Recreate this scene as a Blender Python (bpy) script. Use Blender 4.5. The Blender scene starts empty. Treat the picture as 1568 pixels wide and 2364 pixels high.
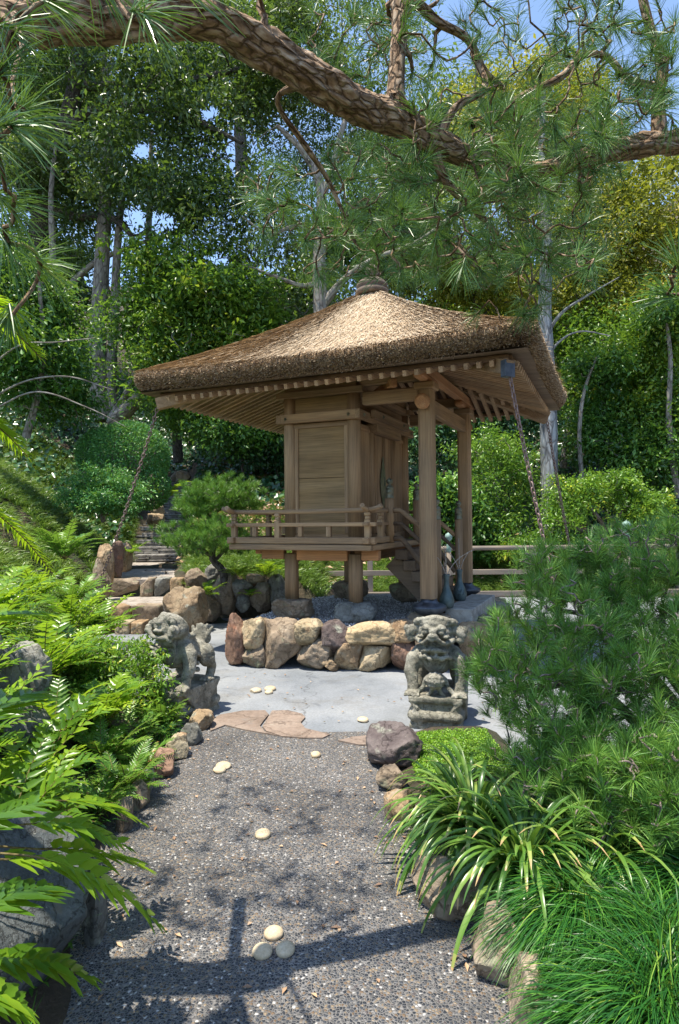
import bpy, math, random
import numpy as np
from mathutils import Vector, Matrix, noise as mnoise

SC = bpy.context.scene
COL = SC.collection
R = math.radians
rng = np.random.default_rng(7)
random.seed(7)

# ------------------------------------------------------------------ camera, sky, sun, exposure
EYE = 1.6
FPX = 1434.0                      # focal length in the units of a 1568 px wide picture
cam_d = bpy.data.cameras.new("camera")
cam = bpy.data.objects.new("camera", cam_d)
COL.objects.link(cam)
cam_d.sensor_fit = 'HORIZONTAL'
cam_d.sensor_width = 36.0
cam_d.lens = 36.0 * FPX / 1568.0
cam_d.clip_start = 0.05
cam_d.clip_end = 600.0
_a, _p = R(0.6), R(0.72)
_right = Vector((math.cos(_a), 0, -math.sin(_a)))
_fwd = Vector((0, math.cos(_p), math.sin(_p)))
_up = _right.cross(_fwd).normalized()
_right = _fwd.cross(_up).normalized()
CAMR = Matrix((_right, _up, -_fwd)).transposed()
cam.matrix_world = Matrix.Translation((0, 0, EYE)) @ CAMR.to_4x4()
SC.camera = cam

SUN_DIR = Vector((-0.25, -0.13, 1.0)).normalized()      # towards the sun
elev = math.asin(SUN_DIR.z)
azim = math.atan2(SUN_DIR.x, SUN_DIR.y)
w = bpy.data.worlds.new("World")
SC.world = w
w.use_nodes = True
nt = w.node_tree
nt.nodes.clear()
sky = nt.nodes.new('ShaderNodeTexSky')
sky.sky_type = 'NISHITA'
sky.sun_disc = False
sky.sun_elevation = elev
sky.sun_rotation = azim
sky.air_density = 1.0
sky.dust_density = 0.4
sky.ozone_density = 1.5
bg = nt.nodes.new('ShaderNodeBackground')
bg.inputs['Strength'].default_value = 0.15
wo = nt.nodes.new('ShaderNodeOutputWorld')
nt.links.new(sky.outputs[0], bg.inputs[0])
nt.links.new(bg.outputs[0], wo.inputs[0])

sl = bpy.data.lights.new("sun", 'SUN')
sl.energy = 4.1
sl.angle = R(0.4)
sl.color = (1.0, 0.93, 0.80)
sun = bpy.data.objects.new("sun", sl)
COL.objects.link(sun)
sun.rotation_euler = SUN_DIR.to_track_quat('Z', 'Y').to_euler()
sun.location = (0, 0, 30)

SC.view_settings.view_transform = 'Standard'
SC.view_settings.look = 'None'
SC.view_settings.exposure = 1.1
SC.view_settings.gamma = 1.0
SC.cycles.max_bounces = 8
SC.cycles.transparent_max_bounces = 4
SC.cycles.use_denoising = True

# ------------------------------------------------------------------ helpers: places
def ray(X, Y):
    d = CAMR @ Vector(((X - 784) / FPX, -(Y - 1182) / FPX, -1.0))
    return d

def at(X, Y, dist):
    """world point whose distance along the path (world y) is dist"""
    d = ray(X, Y)
    s = dist / d.y
    return Vector((d.x * s, dist, EYE + d.z * s))

def gnd(X, Y, z=0.0):
    d = ray(X, Y)
    s = (z - EYE) / d.z
    return Vector((d.x * s, d.y * s, z))

def sm(e0, e1, x):
    t = np.clip((x - e0) / (e1 - e0), 0, 1)
    return t * t * (3 - 2 * t)

# ------------------------------------------------------------------ helpers: objects
def tag(o, label=None, cat=None, group=None, kind=None):
    if label: o["label"] = label
    if cat: o["category"] = cat
    if group: o["group"] = group
    if kind: o["kind"] = kind
    return o

def empty(name, loc=(0, 0, 0), rz=0.0):
    o = bpy.data.objects.new(name, None)
    o.empty_display_size = 0.1
    COL.objects.link(o)
    o.location = loc
    o.rotation_euler = (0, 0, rz)
    return o

def link(name, me, mat, parent=None, loc=None, rz=0.0):
    if mat is not None and len(me.materials) == 0:
        me.materials.append(mat)
    o = bpy.data.objects.new(name, me)
    COL.objects.link(o)
    if parent is not None:
        o.parent = parent
    if loc is not None:
        o.location = loc
    if rz:
        o.rotation_euler = (0, 0, rz)
    return o

def mesh_np(name, V, F, fattr=None, pattr=None, smooth=False):
    """V (n,3), F (m,k) -> mesh; fattr {name: (m,)}, pattr {name: (n,) or (n,3)}"""
    V = np.ascontiguousarray(V, dtype=np.float32)
    F = np.ascontiguousarray(F, dtype=np.int32)
    me = bpy.data.meshes.new(name)
    me.vertices.add(len(V))
    me.vertices.foreach_set('co', V.ravel())
    m, k = F.shape
    me.loops.add(m * k)
    me.loops.foreach_set('vertex_index', F.ravel())
    me.polygons.add(m)
    me.polygons.foreach_set('loop_start', np.arange(0, m * k, k, dtype=np.int32))
    if smooth:
        me.polygons.foreach_set('use_smooth', np.ones(m, dtype=bool))
    for n_, a in (fattr or {}).items():
        at_ = me.attributes.new(n_, 'FLOAT', 'FACE')
        at_.data.foreach_set('value', np.ascontiguousarray(a, dtype=np.float32))
    for n_, a in (pattr or {}).items():
        a = np.ascontiguousarray(a, dtype=np.float32)
        if a.ndim == 1:
            at_ = me.attributes.new(n_, 'FLOAT', 'POINT')
            at_.data.foreach_set('value', a)
        else:
            at_ = me.attributes.new(n_, 'FLOAT_VECTOR', 'POINT')
            at_.data.foreach_set('vector', a.ravel())
    me.update(calc_edges=True)
    return me

class MB:
    """collects pieces of one mesh; all faces quads/tris as python lists"""
    def __init__(s):
        s.v = []; s.f = []; s.sm = []
    def add(s, vs, fs, smooth=False, M=None):
        b = len(s.v)
        if M is not None:
            vs = [tuple(M @ Vector(v)) for v in vs]
        s.v.extend([tuple(v) for v in vs])
        s.f.extend([tuple(b + i for i in f) for f in fs])
        s.sm.extend([smooth] * len(fs))
        return s
    def box(s, x0, x1, y0, y1, z0, z1, M=None, ch=0.0):
        if ch <= 0:
            vs = [(x0,y0,z0),(x1,y0,z0),(x1,y1,z0),(x0,y1,z0),(x0,y0,z1),(x1,y0,z1),(x1,y1,z1),(x0,y1,z1)]
            fs = [(3,2,1,0),(4,5,6,7),(0,1,5,4),(1,2,6,5),(2,3,7,6),(3,0,4,7)]
            return s.add(vs, fs, False, M)
        vs = []; idx = {}
        X = (x0, x1); Y = (y0, y1); Z = (z0, z1)
        for i in (0, 1):
            for j in (0, 1):
                for k in (0, 1):
                    sx, sy, sz = (1, -1)[i], (1, -1)[j], (1, -1)[k]
                    x, y, z = X[i], Y[j], Z[k]
                    idx[(i, j, k)] = len(vs)
                    vs += [(x, y + sy*ch, z + sz*ch), (x + sx*ch, y, z + sz*ch), (x + sx*ch, y + sy*ch, z)]
        g = lambda i, j, k, a: idx[(i, j, k)] + a
        fs = []
        fs.append([g(0,0,0,0), g(0,0,1,0), g(0,1,1,0), g(0,1,0,0)])
        fs.append([g(1,0,0,0), g(1,1,0,0), g(1,1,1,0), g(1,0,1,0)])
        fs.append([g(0,0,0,1), g(1,0,0,1), g(1,0,1,1), g(0,0,1,1)])
        fs.append([g(0,1,0,1), g(0,1,1,1), g(1,1,1,1), g(1,1,0,1)])
        fs.append([g(0,0,0,2), g(0,1,0,2), g(1,1,0,2), g(1,0,0,2)])
        fs.append([g(0,0,1,2), g(1,0,1,2), g(1,1,1,2), g(0,1,1,2)])
        for i in (0, 1):
            for j in (0, 1):
                e = [g(i,j,0,0), g(i,j,0,1), g(i,j,1,1), g(i,j,1,0)]
                fs.append(e if (i + j) % 2 == 1 else e[::-1])
        for i in (0, 1):
            for k in (0, 1):
                e = [g(i,0,k,0), g(i,0,k,2), g(i,1,k,2), g(i,1,k,0)]
                fs.append(e if (i + k) % 2 == 0 else e[::-1])
        for j in (0, 1):
            for k in (0, 1):
                e = [g(0,j,k,1), g(0,j,k,2), g(1,j,k,2), g(1,j,k,1)]
                fs.append(e if (j + k) % 2 == 1 else e[::-1])
        for i in (0, 1):
            for j in (0, 1):
                for k in (0, 1):
                    e = [g(i,j,k,0), g(i,j,k,1), g(i,j,k,2)]
                    fs.append(e if (i + j + k) % 2 == 0 else e[::-1])
        return s.add(vs, fs, False, M)
    def beam(s, p0, p1, wd, ht, ch=0.004, up=(0, 0, 1)):
        """box beam from p0 to p1 (centre line), wd across, ht along up"""
        p0 = Vector(p0); p1 = Vector(p1)
        d = (p1 - p0); L = d.length; d.normalize()
        side = d.cross(Vector(up)).normalized()
        u2 = side.cross(d).normalized()
        M = Matrix.Translation(p0) @ Matrix((d, side, u2)).transposed().to_4x4()
        return s.box(0, L, -wd/2, wd/2, -ht/2, ht/2, M, ch)
    def tube(s, pts, rad, n=10, cap=True, smooth=True):
        pts = [Vector(p) for p in pts]
        if not hasattr(rad, '__len__'): rad = [rad] * len(pts)
        t = []
        for i in range(len(pts)):
            a = pts[max(i-1, 0)]; b = pts[min(i+1, len(pts)-1)]
            t.append((b - a).normalized())
        u = t[0].orthogonal().normalized()
        vs = []
        for i, p in enumerate(pts):
            u = (u - t[i] * u.dot(t[i]))
            if u.length < 1e-6: u = t[i].orthogonal()
            u.normalize()
            v = t[i].cross(u)
            for k in range(n):
                a = 2 * math.pi * k / n
                vs.append(p + (u * math.cos(a) + v * math.sin(a)) * rad[i])
        fs = []
        for i in range(len(pts) - 1):
            for k in range(n):
                k2 = (k + 1) % n
                fs.append((i*n + k, i*n + k2, (i+1)*n + k2, (i+1)*n + k))
        s.add(vs, fs, smooth)
        if cap:
            b = len(s.v) - len(vs)
            s.f.append(tuple(b + k for k in range(n))[::-1]); s.sm.append(False)
            s.f.append(tuple(b + (len(pts)-1)*n + k for k in range(n))); s.sm.append(False)
        return s
    def lathe(s, prof, c=(0, 0, 0), n=24, smooth=True, M=None):
        c = Vector(c)
        vs = []
        for (r, z) in prof:
            for k in range(n):
                a = 2 * math.pi * k / n
                vs.append((c.x + r*math.cos(a), c.y + r*math.sin(a), c.z + z))
        fs = []
        for i in range(len(prof) - 1):
            for k in range(n):
                k2 = (k + 1) % n
                fs.append((i*n + k, i*n + k2, (i+1)*n + k2, (i+1)*n + k))
        fs.append(tuple(range(n))[::-1])
        fs.append(tuple((len(prof)-1)*n + k for k in range(n)))
        return s.add(vs, fs, smooth, M)
    def build(s, name, mat, parent=None, loc=None, rz=0.0):
        me = bpy.data.meshes.new(name)
        me.from_pydata(s.v, [], s.f)
        me.polygons.foreach_set('use_smooth', s.sm)
        me.update()
        return link(name, me, mat, parent, loc, rz)

def wire_cyl(mb, p0, p1, r, n=12):
    return mb.tube([p0, p1], r, n)

# ------------------------------------------------------------------ materials
def newmat(name):
    m = bpy.data.materials.new(name)
    m.use_nodes = True
    n = m.node_tree
    n.nodes.clear()
    out = n.nodes.new('ShaderNodeOutputMaterial')
    b = n.nodes.new('ShaderNodeBsdfPrincipled')
    n.links.new(b.outputs[0], out.inputs[0])
    return m, n, b, out

def N(nt, typ, **kw):
    nd = nt.nodes.new(typ)
    for k, v in kw.items():
        if k.startswith('i_'):
            nd.inputs[k[2:].replace('_', ' ')].default_value = v
        else:
            setattr(nd, k, v)
    return nd

def ramp(nt, stops, src=None, interp='LINEAR'):
    r = nt.nodes.new('ShaderNodeValToRGB')
    cr = r.color_ramp
    cr.interpolation = interp
    while len(cr.elements) < len(stops): cr.elements.new(0.5)
    for e, (p, c) in zip(cr.elements, stops):
        e.position = p
        e.color = (c[0], c[1], c[2], 1)
    if src is not None: nt.links.new(src, r.inputs[0])
    return r

def mixc(nt, a, b, fac, mode='MIX'):
    m = nt.nodes.new('ShaderNodeMix')
    m.data_type = 'RGBA'
    m.blend_type = mode
    for inp, val in ((m.inputs[6], a), (m.inputs[7], b)):
        if hasattr(val, 'links') or hasattr(val, 'is_output'): nt.links.new(val, inp)
        else: inp.default_value = (val[0], val[1], val[2], 1)
    if hasattr(fac, 'is_output'): nt.links.new(fac, m.inputs[0])
    else: m.inputs[0].default_value = fac
    return m.outputs[2]

def bump(nt, h, bsdf, strength=0.5, dist=0.01):
    b = nt.nodes.new('ShaderNodeBump')
    b.inputs['Strength'].default_value = strength
    b.inputs['Distance'].default_value = dist
    nt.links.new(h, b.inputs['Height'])
    nt.links.new(b.outputs[0], bsdf.inputs['Normal'])
    return b

def leaf_mat(name, stops, trans=0.35, rough=0.42, spec=0.5, tcol=None, gain=1.4):
    m, nt, b, out = newmat(name)
    at_ = N(nt, 'ShaderNodeAttribute', attribute_name='rnd')
    stops = [(p_, tuple(min(.8, q_*gain) for q_ in c_)) for p_, c_ in stops]
    cr = ramp(nt, stops, at_.outputs['Fac'])
    nt.links.new(cr.outputs[0], b.inputs['Base Color'])
    b.inputs['Roughness'].default_value = rough
    b.inputs['Specular IOR Level'].default_value = spec
    if trans > 0:
        tr = nt.nodes.new('ShaderNodeBsdfTranslucent')
        tc = mixc(nt, cr.outputs[0], tcol or (0.32, 0.52, 0.04), 0.45)
        nt.links.new(tc, tr.inputs[0])
        mx = nt.nodes.new('ShaderNodeMixShader')
        mx.inputs[0].default_value = trans
        nt.links.new(b.outputs[0], mx.inputs[1])
        nt.links.new(tr.outputs[0], mx.inputs[2])
        nt.links.new(mx.outputs[0], out.inputs[0])
    return m

def wood_mat(name, axis, c0, c1, c2, rough=0.75):
    m, nt, b, out = newmat(name)
    tc = nt.nodes.new('ShaderNodeTexCoord')
    sc = [9.0, 9.0, 9.0]; sc[axis] = 0.5
    sf = [110.0, 110.0, 110.0]; sf[axis] = 3.0
    mp = N(nt, 'ShaderNodeMapping'); mp.inputs['Scale'].default_value = sc
    mf = N(nt, 'ShaderNodeMapping'); mf.inputs['Scale'].default_value = sf
    nt.links.new(tc.outputs['Object'], mp.inputs[0]); nt.links.new(tc.outputs['Object'], mf.inputs[0])
    n1 = N(nt, 'ShaderNodeTexNoise', i_Scale=1.0, i_Detail=4.0, i_Distortion=0.25); nt.links.new(mp.outputs[0], n1.inputs['Vector'])
    n2 = N(nt, 'ShaderNodeTexNoise', i_Scale=1.0, i_Detail=3.0); nt.links.new(mf.outputs[0], n2.inputs['Vector'])
    n3 = N(nt, 'ShaderNodeTexNoise', i_Scale=2.2, i_Detail=4.0); nt.links.new(tc.outputs['Object'], n3.inputs['Vector'])
    r1 = ramp(nt, [(0.18, c0), (0.5, c1), (0.85, c2)], n1.outputs[0])
    oi = nt.nodes.new('ShaderNodeObjectInfo')
    r2 = ramp(nt, [(0.25, (0.45, 0.45, 0.45)), (0.5, (0.85, 0.85, 0.85)), (0.75, (1.1, 1.1, 1.1))], n2.outputs[0])
    c = mixc(nt, r1.outputs[0], r2.outputs[0], 0.75, 'MULTIPLY')
    r3 = ramp(nt, [(0.35, (0.66, 0.69, 0.76)), (0.65, (1.08, 1.03, 0.95))], n3.outputs[0])
    c = mixc(nt, c, r3.outputs[0], 0.6, 'MULTIPLY')
    r4 = ramp(nt, [(0, (0.75, 0.74, 0.74)), (1, (1.15, 1.12, 1.08))], oi.outputs['Random'])
    c = mixc(nt, c, r4.outputs[0], 0.8, 'MULTIPLY')
    nt.links.new(c, b.inputs['Base Color'])
    b.inputs['Roughness'].default_value = rough
    b.inputs['Specular IOR Level'].default_value = 0.25
    bump(nt, n2.outputs[0], b, 0.35, 0.004)
    return m

WD = (0.20, 0.12, 0.062), (0.37, 0.24, 0.135), (0.52, 0.37, 0.22)
WPAN = wood_mat('panel_wood', 0, (0.17, 0.105, 0.05), (0.28, 0.18, 0.085), (0.37, 0.25, 0.13))
WX = wood_mat("wood_grain_x", 0, *WD)
WY = wood_mat("wood_grain_y", 1, *WD)
WZ = wood_mat("wood_grain_z", 2, *WD)
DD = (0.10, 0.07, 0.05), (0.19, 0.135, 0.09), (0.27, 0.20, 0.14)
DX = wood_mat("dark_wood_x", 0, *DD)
DY = wood_mat("dark_wood_y", 1, *DD)
OD = (0.34, 0.16, 0.07), (0.52, 0.27, 0.13), (0.62, 0.39, 0.21)
OX = wood_mat("orange_wood_x", 0, *OD)
OY = wood_mat("orange_wood_y", 1, *OD)
GD = (0.17, 0.14, 0.115), (0.32, 0.27, 0.22), (0.46, 0.41, 0.36)
GX = wood_mat("grey_wood_x", 0, *GD)
GZ = wood_mat("grey_wood_z", 2, *GD)

def stone_mat(name, stops, scale=3.0, bstr=0.8, warm=None, vary=0.5, spot=True, rough=0.85):
    m, nt, b, out = newmat(name)
    tc = nt.nodes.new('ShaderNodeTexCoord')
    oi = nt.nodes.new('ShaderNodeObjectInfo')
    add = nt.nodes.new('ShaderNodeVectorMath'); add.operation = 'ADD'
    mul = nt.nodes.new('ShaderNodeMath'); mul.operation = 'MULTIPLY'; mul.inputs[1].default_value = 37.0
    nt.links.new(oi.outputs['Random'], mul.inputs[0])
    nt.links.new(tc.outputs['Object'], add.inputs[0]); nt.links.new(mul.outputs[0], add.inputs[1])
    n1 = N(nt, 'ShaderNodeTexNoise', i_Scale=scale, i_Detail=8.0, i_Roughness=0.62); nt.links.new(add.outputs[0], n1.inputs['Vector'])
    n2 = N(nt, 'ShaderNodeTexNoise', i_Scale=scale*14, i_Detail=4.0, i_Roughness=0.7); nt.links.new(add.outputs[0], n2.inputs['Vector'])
    r1 = ramp(nt, stops, n1.outputs[0])
    c = r1.outputs[0]
    r2 = ramp(nt, [(0.3, (0.6, 0.6, 0.6)), (0.5, (0.95, 0.95, 0.95)), (0.7, (1.25, 1.25, 1.25))], n2.outputs[0])
    c = mixc(nt, c, r2.outputs[0], 0.6, 'MULTIPLY')
    if vary:
        rv = ramp(nt, [(0, (0.75, 0.78, 0.82)), (0.5, (1.0, 0.98, 0.95)), (1, (1.25, 1.12, 0.98))], oi.outputs['Random'])
        c = mixc(nt, c, rv.outputs[0], vary, 'MULTIPLY')
    if spot:
        vo = N(nt, 'ShaderNodeTexNoise', i_Scale=scale*2.3, i_Detail=3.0); nt.links.new(add.outputs[0], vo.inputs['Vector'])
        rs = ramp(nt, [(0.60, (0, 0, 0)), (0.72, (1, 1, 1))], vo.outputs[0])
        c = mixc(nt, c, warm or (0.30, 0.30, 0.24), rs.outputs[0])
    nt.links.new(c, b.inputs['Base Color'])
    b.inputs['Roughness'].default_value = rough
    b.inputs['Specular IOR Level'].default_value = 0.3
    ad = nt.nodes.new('ShaderNodeMath'); ad.operation = 'MULTIPLY_ADD'
    nt.links.new(n2.outputs[0], ad.inputs[0]); ad.inputs[1].default_value = 0.25; nt.links.new(n1.outputs[0], ad.inputs[2])
    # fine cracks and lichen
    vc = N(nt, 'ShaderNodeTexVoronoi', feature='DISTANCE_TO_EDGE', i_Scale=scale*1.7); nt.links.new(add.outputs[0], vc.inputs['Vector'])
    wn = N(nt, 'ShaderNodeVectorMath', operation='MULTIPLY_ADD'); nt.links.new(n1.outputs['Color'], wn.inputs[0]); wn.inputs[1].default_value = (.5, .5, .5); nt.links.new(add.outputs[0], wn.inputs[2]); nt.links.new(wn.outputs[0], vc.inputs['Vector'])
    rc = ramp(nt, [(0.0, (.45, .43, .42)), (0.035, (1, 1, 1))], vc.outputs['Distance'])
    nl = N(nt, 'ShaderNodeTexNoise', i_Scale=scale*6, i_Detail=6.0, i_Roughness=.75); nt.links.new(add.outputs[0], nl.inputs['Vector'])
    rl = ramp(nt, [(.62, (0, 0, 0)), (.68, (.55, .55, .55))], nl.outputs[0])
    if spot:
        c2_ = mixc(nt, mixc(nt, c, rc.outputs[0], .8, 'MULTIPLY'), (.42, .42, .36), rl.outputs[0])
        nt.links.new(c2_, b.inputs['Base Color'])
        ad2 = nt.nodes.new('ShaderNodeMath'); ad2.operation = 'MULTIPLY_ADD'
        nt.links.new(rc.outputs[0], ad2.inputs[0]); ad2.inputs[1].default_value = .25; nt.links.new(ad.outputs[0], ad2.inputs[2]); ad = ad2
    bump(nt, ad.outputs[0], b, bstr, 0.03)
    return m

S_TAN = stone_mat("tan_stone", [(0.3, (0.15, 0.10, 0.06)), (0.5, (0.30, 0.215, 0.13)), (0.7, (0.42, 0.33, 0.21))])
S_GREY = stone_mat("grey_stone", [(0.3, (0.09, 0.088, 0.075)), (0.5, (0.19, 0.183, 0.158)), (0.7, (0.32, 0.31, 0.265))])
S_RED = stone_mat("red_brown_stone", [(0.3, (0.10, 0.06, 0.045)), (0.5, (0.21, 0.13, 0.095)), (0.7, (0.33, 0.23, 0.165))], warm=(0.36, 0.16, 0.09))
S_CREAM = stone_mat("cream_stone", [(0.3, (0.20, 0.155, 0.09)), (0.5, (0.37, 0.295, 0.185)), (0.7, (0.50, 0.42, 0.29))], warm=(0.42, 0.27, 0.15))
S_PURP = stone_mat("purple_brown_stone", [(0.3, (0.05, 0.037, 0.035)), (0.5, (0.11, 0.085, 0.08)), (0.7, (0.20, 0.165, 0.15))])
S_BROWN = stone_mat("brown_grey_stone", [(0.3, (0.13, 0.10, 0.07)), (0.5, (0.26, 0.20, 0.14)), (0.7, (0.38, 0.31, 0.23))], warm=(0.24, 0.25, 0.16))
S_BLUE = stone_mat("blue_grey_boulder", [(0.3, (0.045, 0.052, 0.057)), (0.5, (0.095, 0.107, 0.112)), (0.7, (0.18, 0.188, 0.185))], warm=(0.17, 0.15, 0.12), scale=4.0)
S_PEB = stone_mat("cream_pebble", [(0.3, (0.42, 0.32, 0.19)), (0.5, (0.55, 0.44, 0.29)), (0.7, (0.62, 0.53, 0.38))], scale=9.0, bstr=0.25, vary=0.2, spot=False, rough=0.6)
S_CARV = stone_mat("carved_grey_green_stone", [(0.3, (0.14, 0.132, 0.10)), (0.5, (0.28, 0.262, 0.205)), (0.7, (0.43, 0.405, 0.33))], scale=7.0, bstr=0.9, vary=0.1, warm=(0.10, 0.11, 0.085))
S_BLOCK = stone_mat("granite_block", [(0.3, (0.20, 0.19, 0.17)), (0.5, (0.32, 0.31, 0.28)), (0.7, (0.42, 0.41, 0.38))], scale=12.0, bstr=0.4, vary=0.0, spot=False)
S_SLATE = stone_mat("dark_slate", [(0.3, (0.16, 0.15, 0.14)), (0.5, (0.32, 0.30, 0.27)), (0.7, (0.50, 0.46, 0.42))], scale=6.0)

def metal_mat(name, c0, c1, metallic=0.6, rough=0.45, scale=14):
    m, nt, b, out = newmat(name)
    tc = nt.nodes.new('ShaderNodeTexCoord')
    n1 = N(nt, 'ShaderNodeTexNoise', i_Scale=float(scale), i_Detail=6.0); nt.links.new(tc.outputs['Object'], n1.inputs['Vector'])
    r1 = ramp(nt, [(0.35, c0), (0.65, c1)], n1.outputs[0])
    nt.links.new(r1.outputs[0], b.inputs['Base Color'])
    b.inputs['Metallic'].default_value = metallic
    r2 = ramp(nt, [(0.3, (rough - .12,) * 3), (0.7, (rough + .2,) * 3)], n1.outputs[0])
    nt.links.new(r2.outputs[0], b.inputs['Roughness'])
    bump(nt, n1.outputs[0], b, 0.3, 0.003)
    return m
M_BRZ = metal_mat("verdigris_bronze", (0.10, 0.11, 0.08), (0.22, 0.20, 0.13), 0.5)
M_VASE = metal_mat("dark_teal_bronze", (0.055, 0.085, 0.085), (0.11, 0.15, 0.15), 0.35, 0.42)
M_BOWL = metal_mat("dark_iron", (0.05, 0.06, 0.075), (0.11, 0.12, 0.14), 0.6, 0.4)
M_RUST = metal_mat("rusty_chain", (0.16, 0.09, 0.075), (0.36, 0.26, 0.23), 0.3, 0.6, 40)
M_TEAL = metal_mat("pale_verdigris", (0.16, 0.26, 0.23), (0.28, 0.40, 0.35), 0.2, 0.6)
# ------------------------------------------------------------------ shrine
A24 = R(-24)
SHL = Vector((0.18, 7.2, 0.0))
CA, SA = math.cos(A24), math.sin(A24)
def s2w(x, y, z=0.0):
    return Vector((SHL.x + CA*x - SA*y, SHL.y + SA*x + CA*y, z))

shrine = empty("thatched_shrine", SHL, A24)
tag(shrine, "small wooden shrine with a wide straw thatched roof standing on the stone platform", "shrine")

EX0, EX1, EY0, EY1 = -2.44, 2.10, -0.93, 2.74       # eave rectangle (shrine frame)
AX, AY = -0.10, 0.90                                 # apex
ZE = 3.13                                            # underside of thatch at the eave
ZA = 4.62

def rrect(n_side=60, rad=0.16):
    """dense closed outline of the rounded eave rectangle"""
    pts = []
    def seg(p, q, n):
        for i in range(n):
            t = i / n
            pts.append((p[0] + (q[0]-p[0])*t, p[1] + (q[1]-p[1])*t))
    def arc(cx, cy, a0, n=8):
        for i in range(n):
            a = a0 + math.pi/2 * i / n
            pts.append((cx + rad*math.cos(a), cy + rad*math.sin(a)))
    seg((EX0+rad, EY0), (EX1-rad, EY0), n_side); arc(EX1-rad, EY0+rad, -math.pi/2)
    seg((EX1, EY0+rad), (EX1, EY1-rad), n_side); arc(EX1-rad, EY1-rad, 0)
    seg((EX1-rad, EY1), (EX0+rad, EY1), n_side); arc(EX0+rad, EY1-rad, math.pi/2)
    seg((EX0, EY1-rad), (EX0, EY0+rad), n_side); arc(EX0+rad, EY0+rad, math.pi)
    return np.array(pts)
PER = rrect()
def corner_lift(p):
    hx, hy = (EX1-EX0)/2, (EY1-EY0)/2
    a = abs(p[..., 0] - (EX0+EX1)/2) / hx
    b = abs(p[..., 1] - (EY0+EY1)/2) / hy
    return 0.06 * (np.clip(np.minimum(a, b), 0, 1)) ** 3
def roof_top(p, t):
    """point on the roof's upper surface: p outline points (n,2), t (n,)"""
    out = np.empty((len(p), 3))
    out[:, 0] = AX + (p[:, 0]-AX) * t
    out[:, 1] = AY + (p[:, 1]-AY) * t
    zt = ZE + 0.195 + corner_lift(p)
    out[:, 2] = ZA + (zt - ZA) * t - 0.36 * t * (1-t)
    return out

m, nt, b, out = newmat("straw_thatch")
at_ = N(nt, 'ShaderNodeAttribute', attribute_name='rnd')
cr = ramp(nt, [(0, (0.15, 0.095, 0.055)), (0.22, (0.40, 0.27, 0.155)), (0.5, (0.47, 0.36, 0.235)), (1, (0.61, 0.50, 0.36))], at_.outputs['Fac'])
nt.links.new(cr.outputs[0], b.inputs['Base Color'])
b.inputs['Roughness'].default_value = 0.85
b.inputs['Specular IOR Level'].default_value = 0.08
M_STRAW = m
m, nt, b, out = newmat("thatch_core")
tc = nt.nodes.new('ShaderNodeTexCoord')
n1 = N(nt, 'ShaderNodeTexNoise', i_Scale=55.0, i_Detail=4.0); nt.links.new(tc.outputs['Object'], n1.inputs['Vector'])
cr = ramp(nt, [(0.35, (0.08, 0.05, 0.03)), (0.55, (0.28, 0.19, 0.11)), (0.7, (0.50, 0.36, 0.20))], n1.outputs[0])
nt.links.new(cr.outputs[0], b.inputs['Base Color']); b.inputs['Roughness'].default_value = 0.9
bump(nt, n1.outputs[0], b, 0.8, 0.02)
M_CORE = m

def ribbons(P, D, W, L, wd, taper=0.6, rnd=None):
    """flat ribbons: base P, direction D, side W, length L, width wd -> V,F,rnd"""
    n = len(P)
    L = np.broadcast_to(np.asarray(L, float), (n,))[:, None]
    wd = np.broadcast_to(np.asarray(wd, float), (n,))[:, None]
    V = np.empty((n, 4, 3))
    V[:, 0] = P - W*wd/2; V[:, 1] = P + W*wd/2
    V[:, 2] = P + D*L + W*wd/2*taper; V[:, 3] = P + D*L - W*wd/2*taper
    F = np.arange(n*4).reshape(n, 4)
    return V.reshape(-1, 3), F, (rng.random(n) if rnd is None else rnd)

def nrm(a):
    return a / np.maximum(np.linalg.norm(a, axis=-1, keepdims=True), 1e-9)

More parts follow.
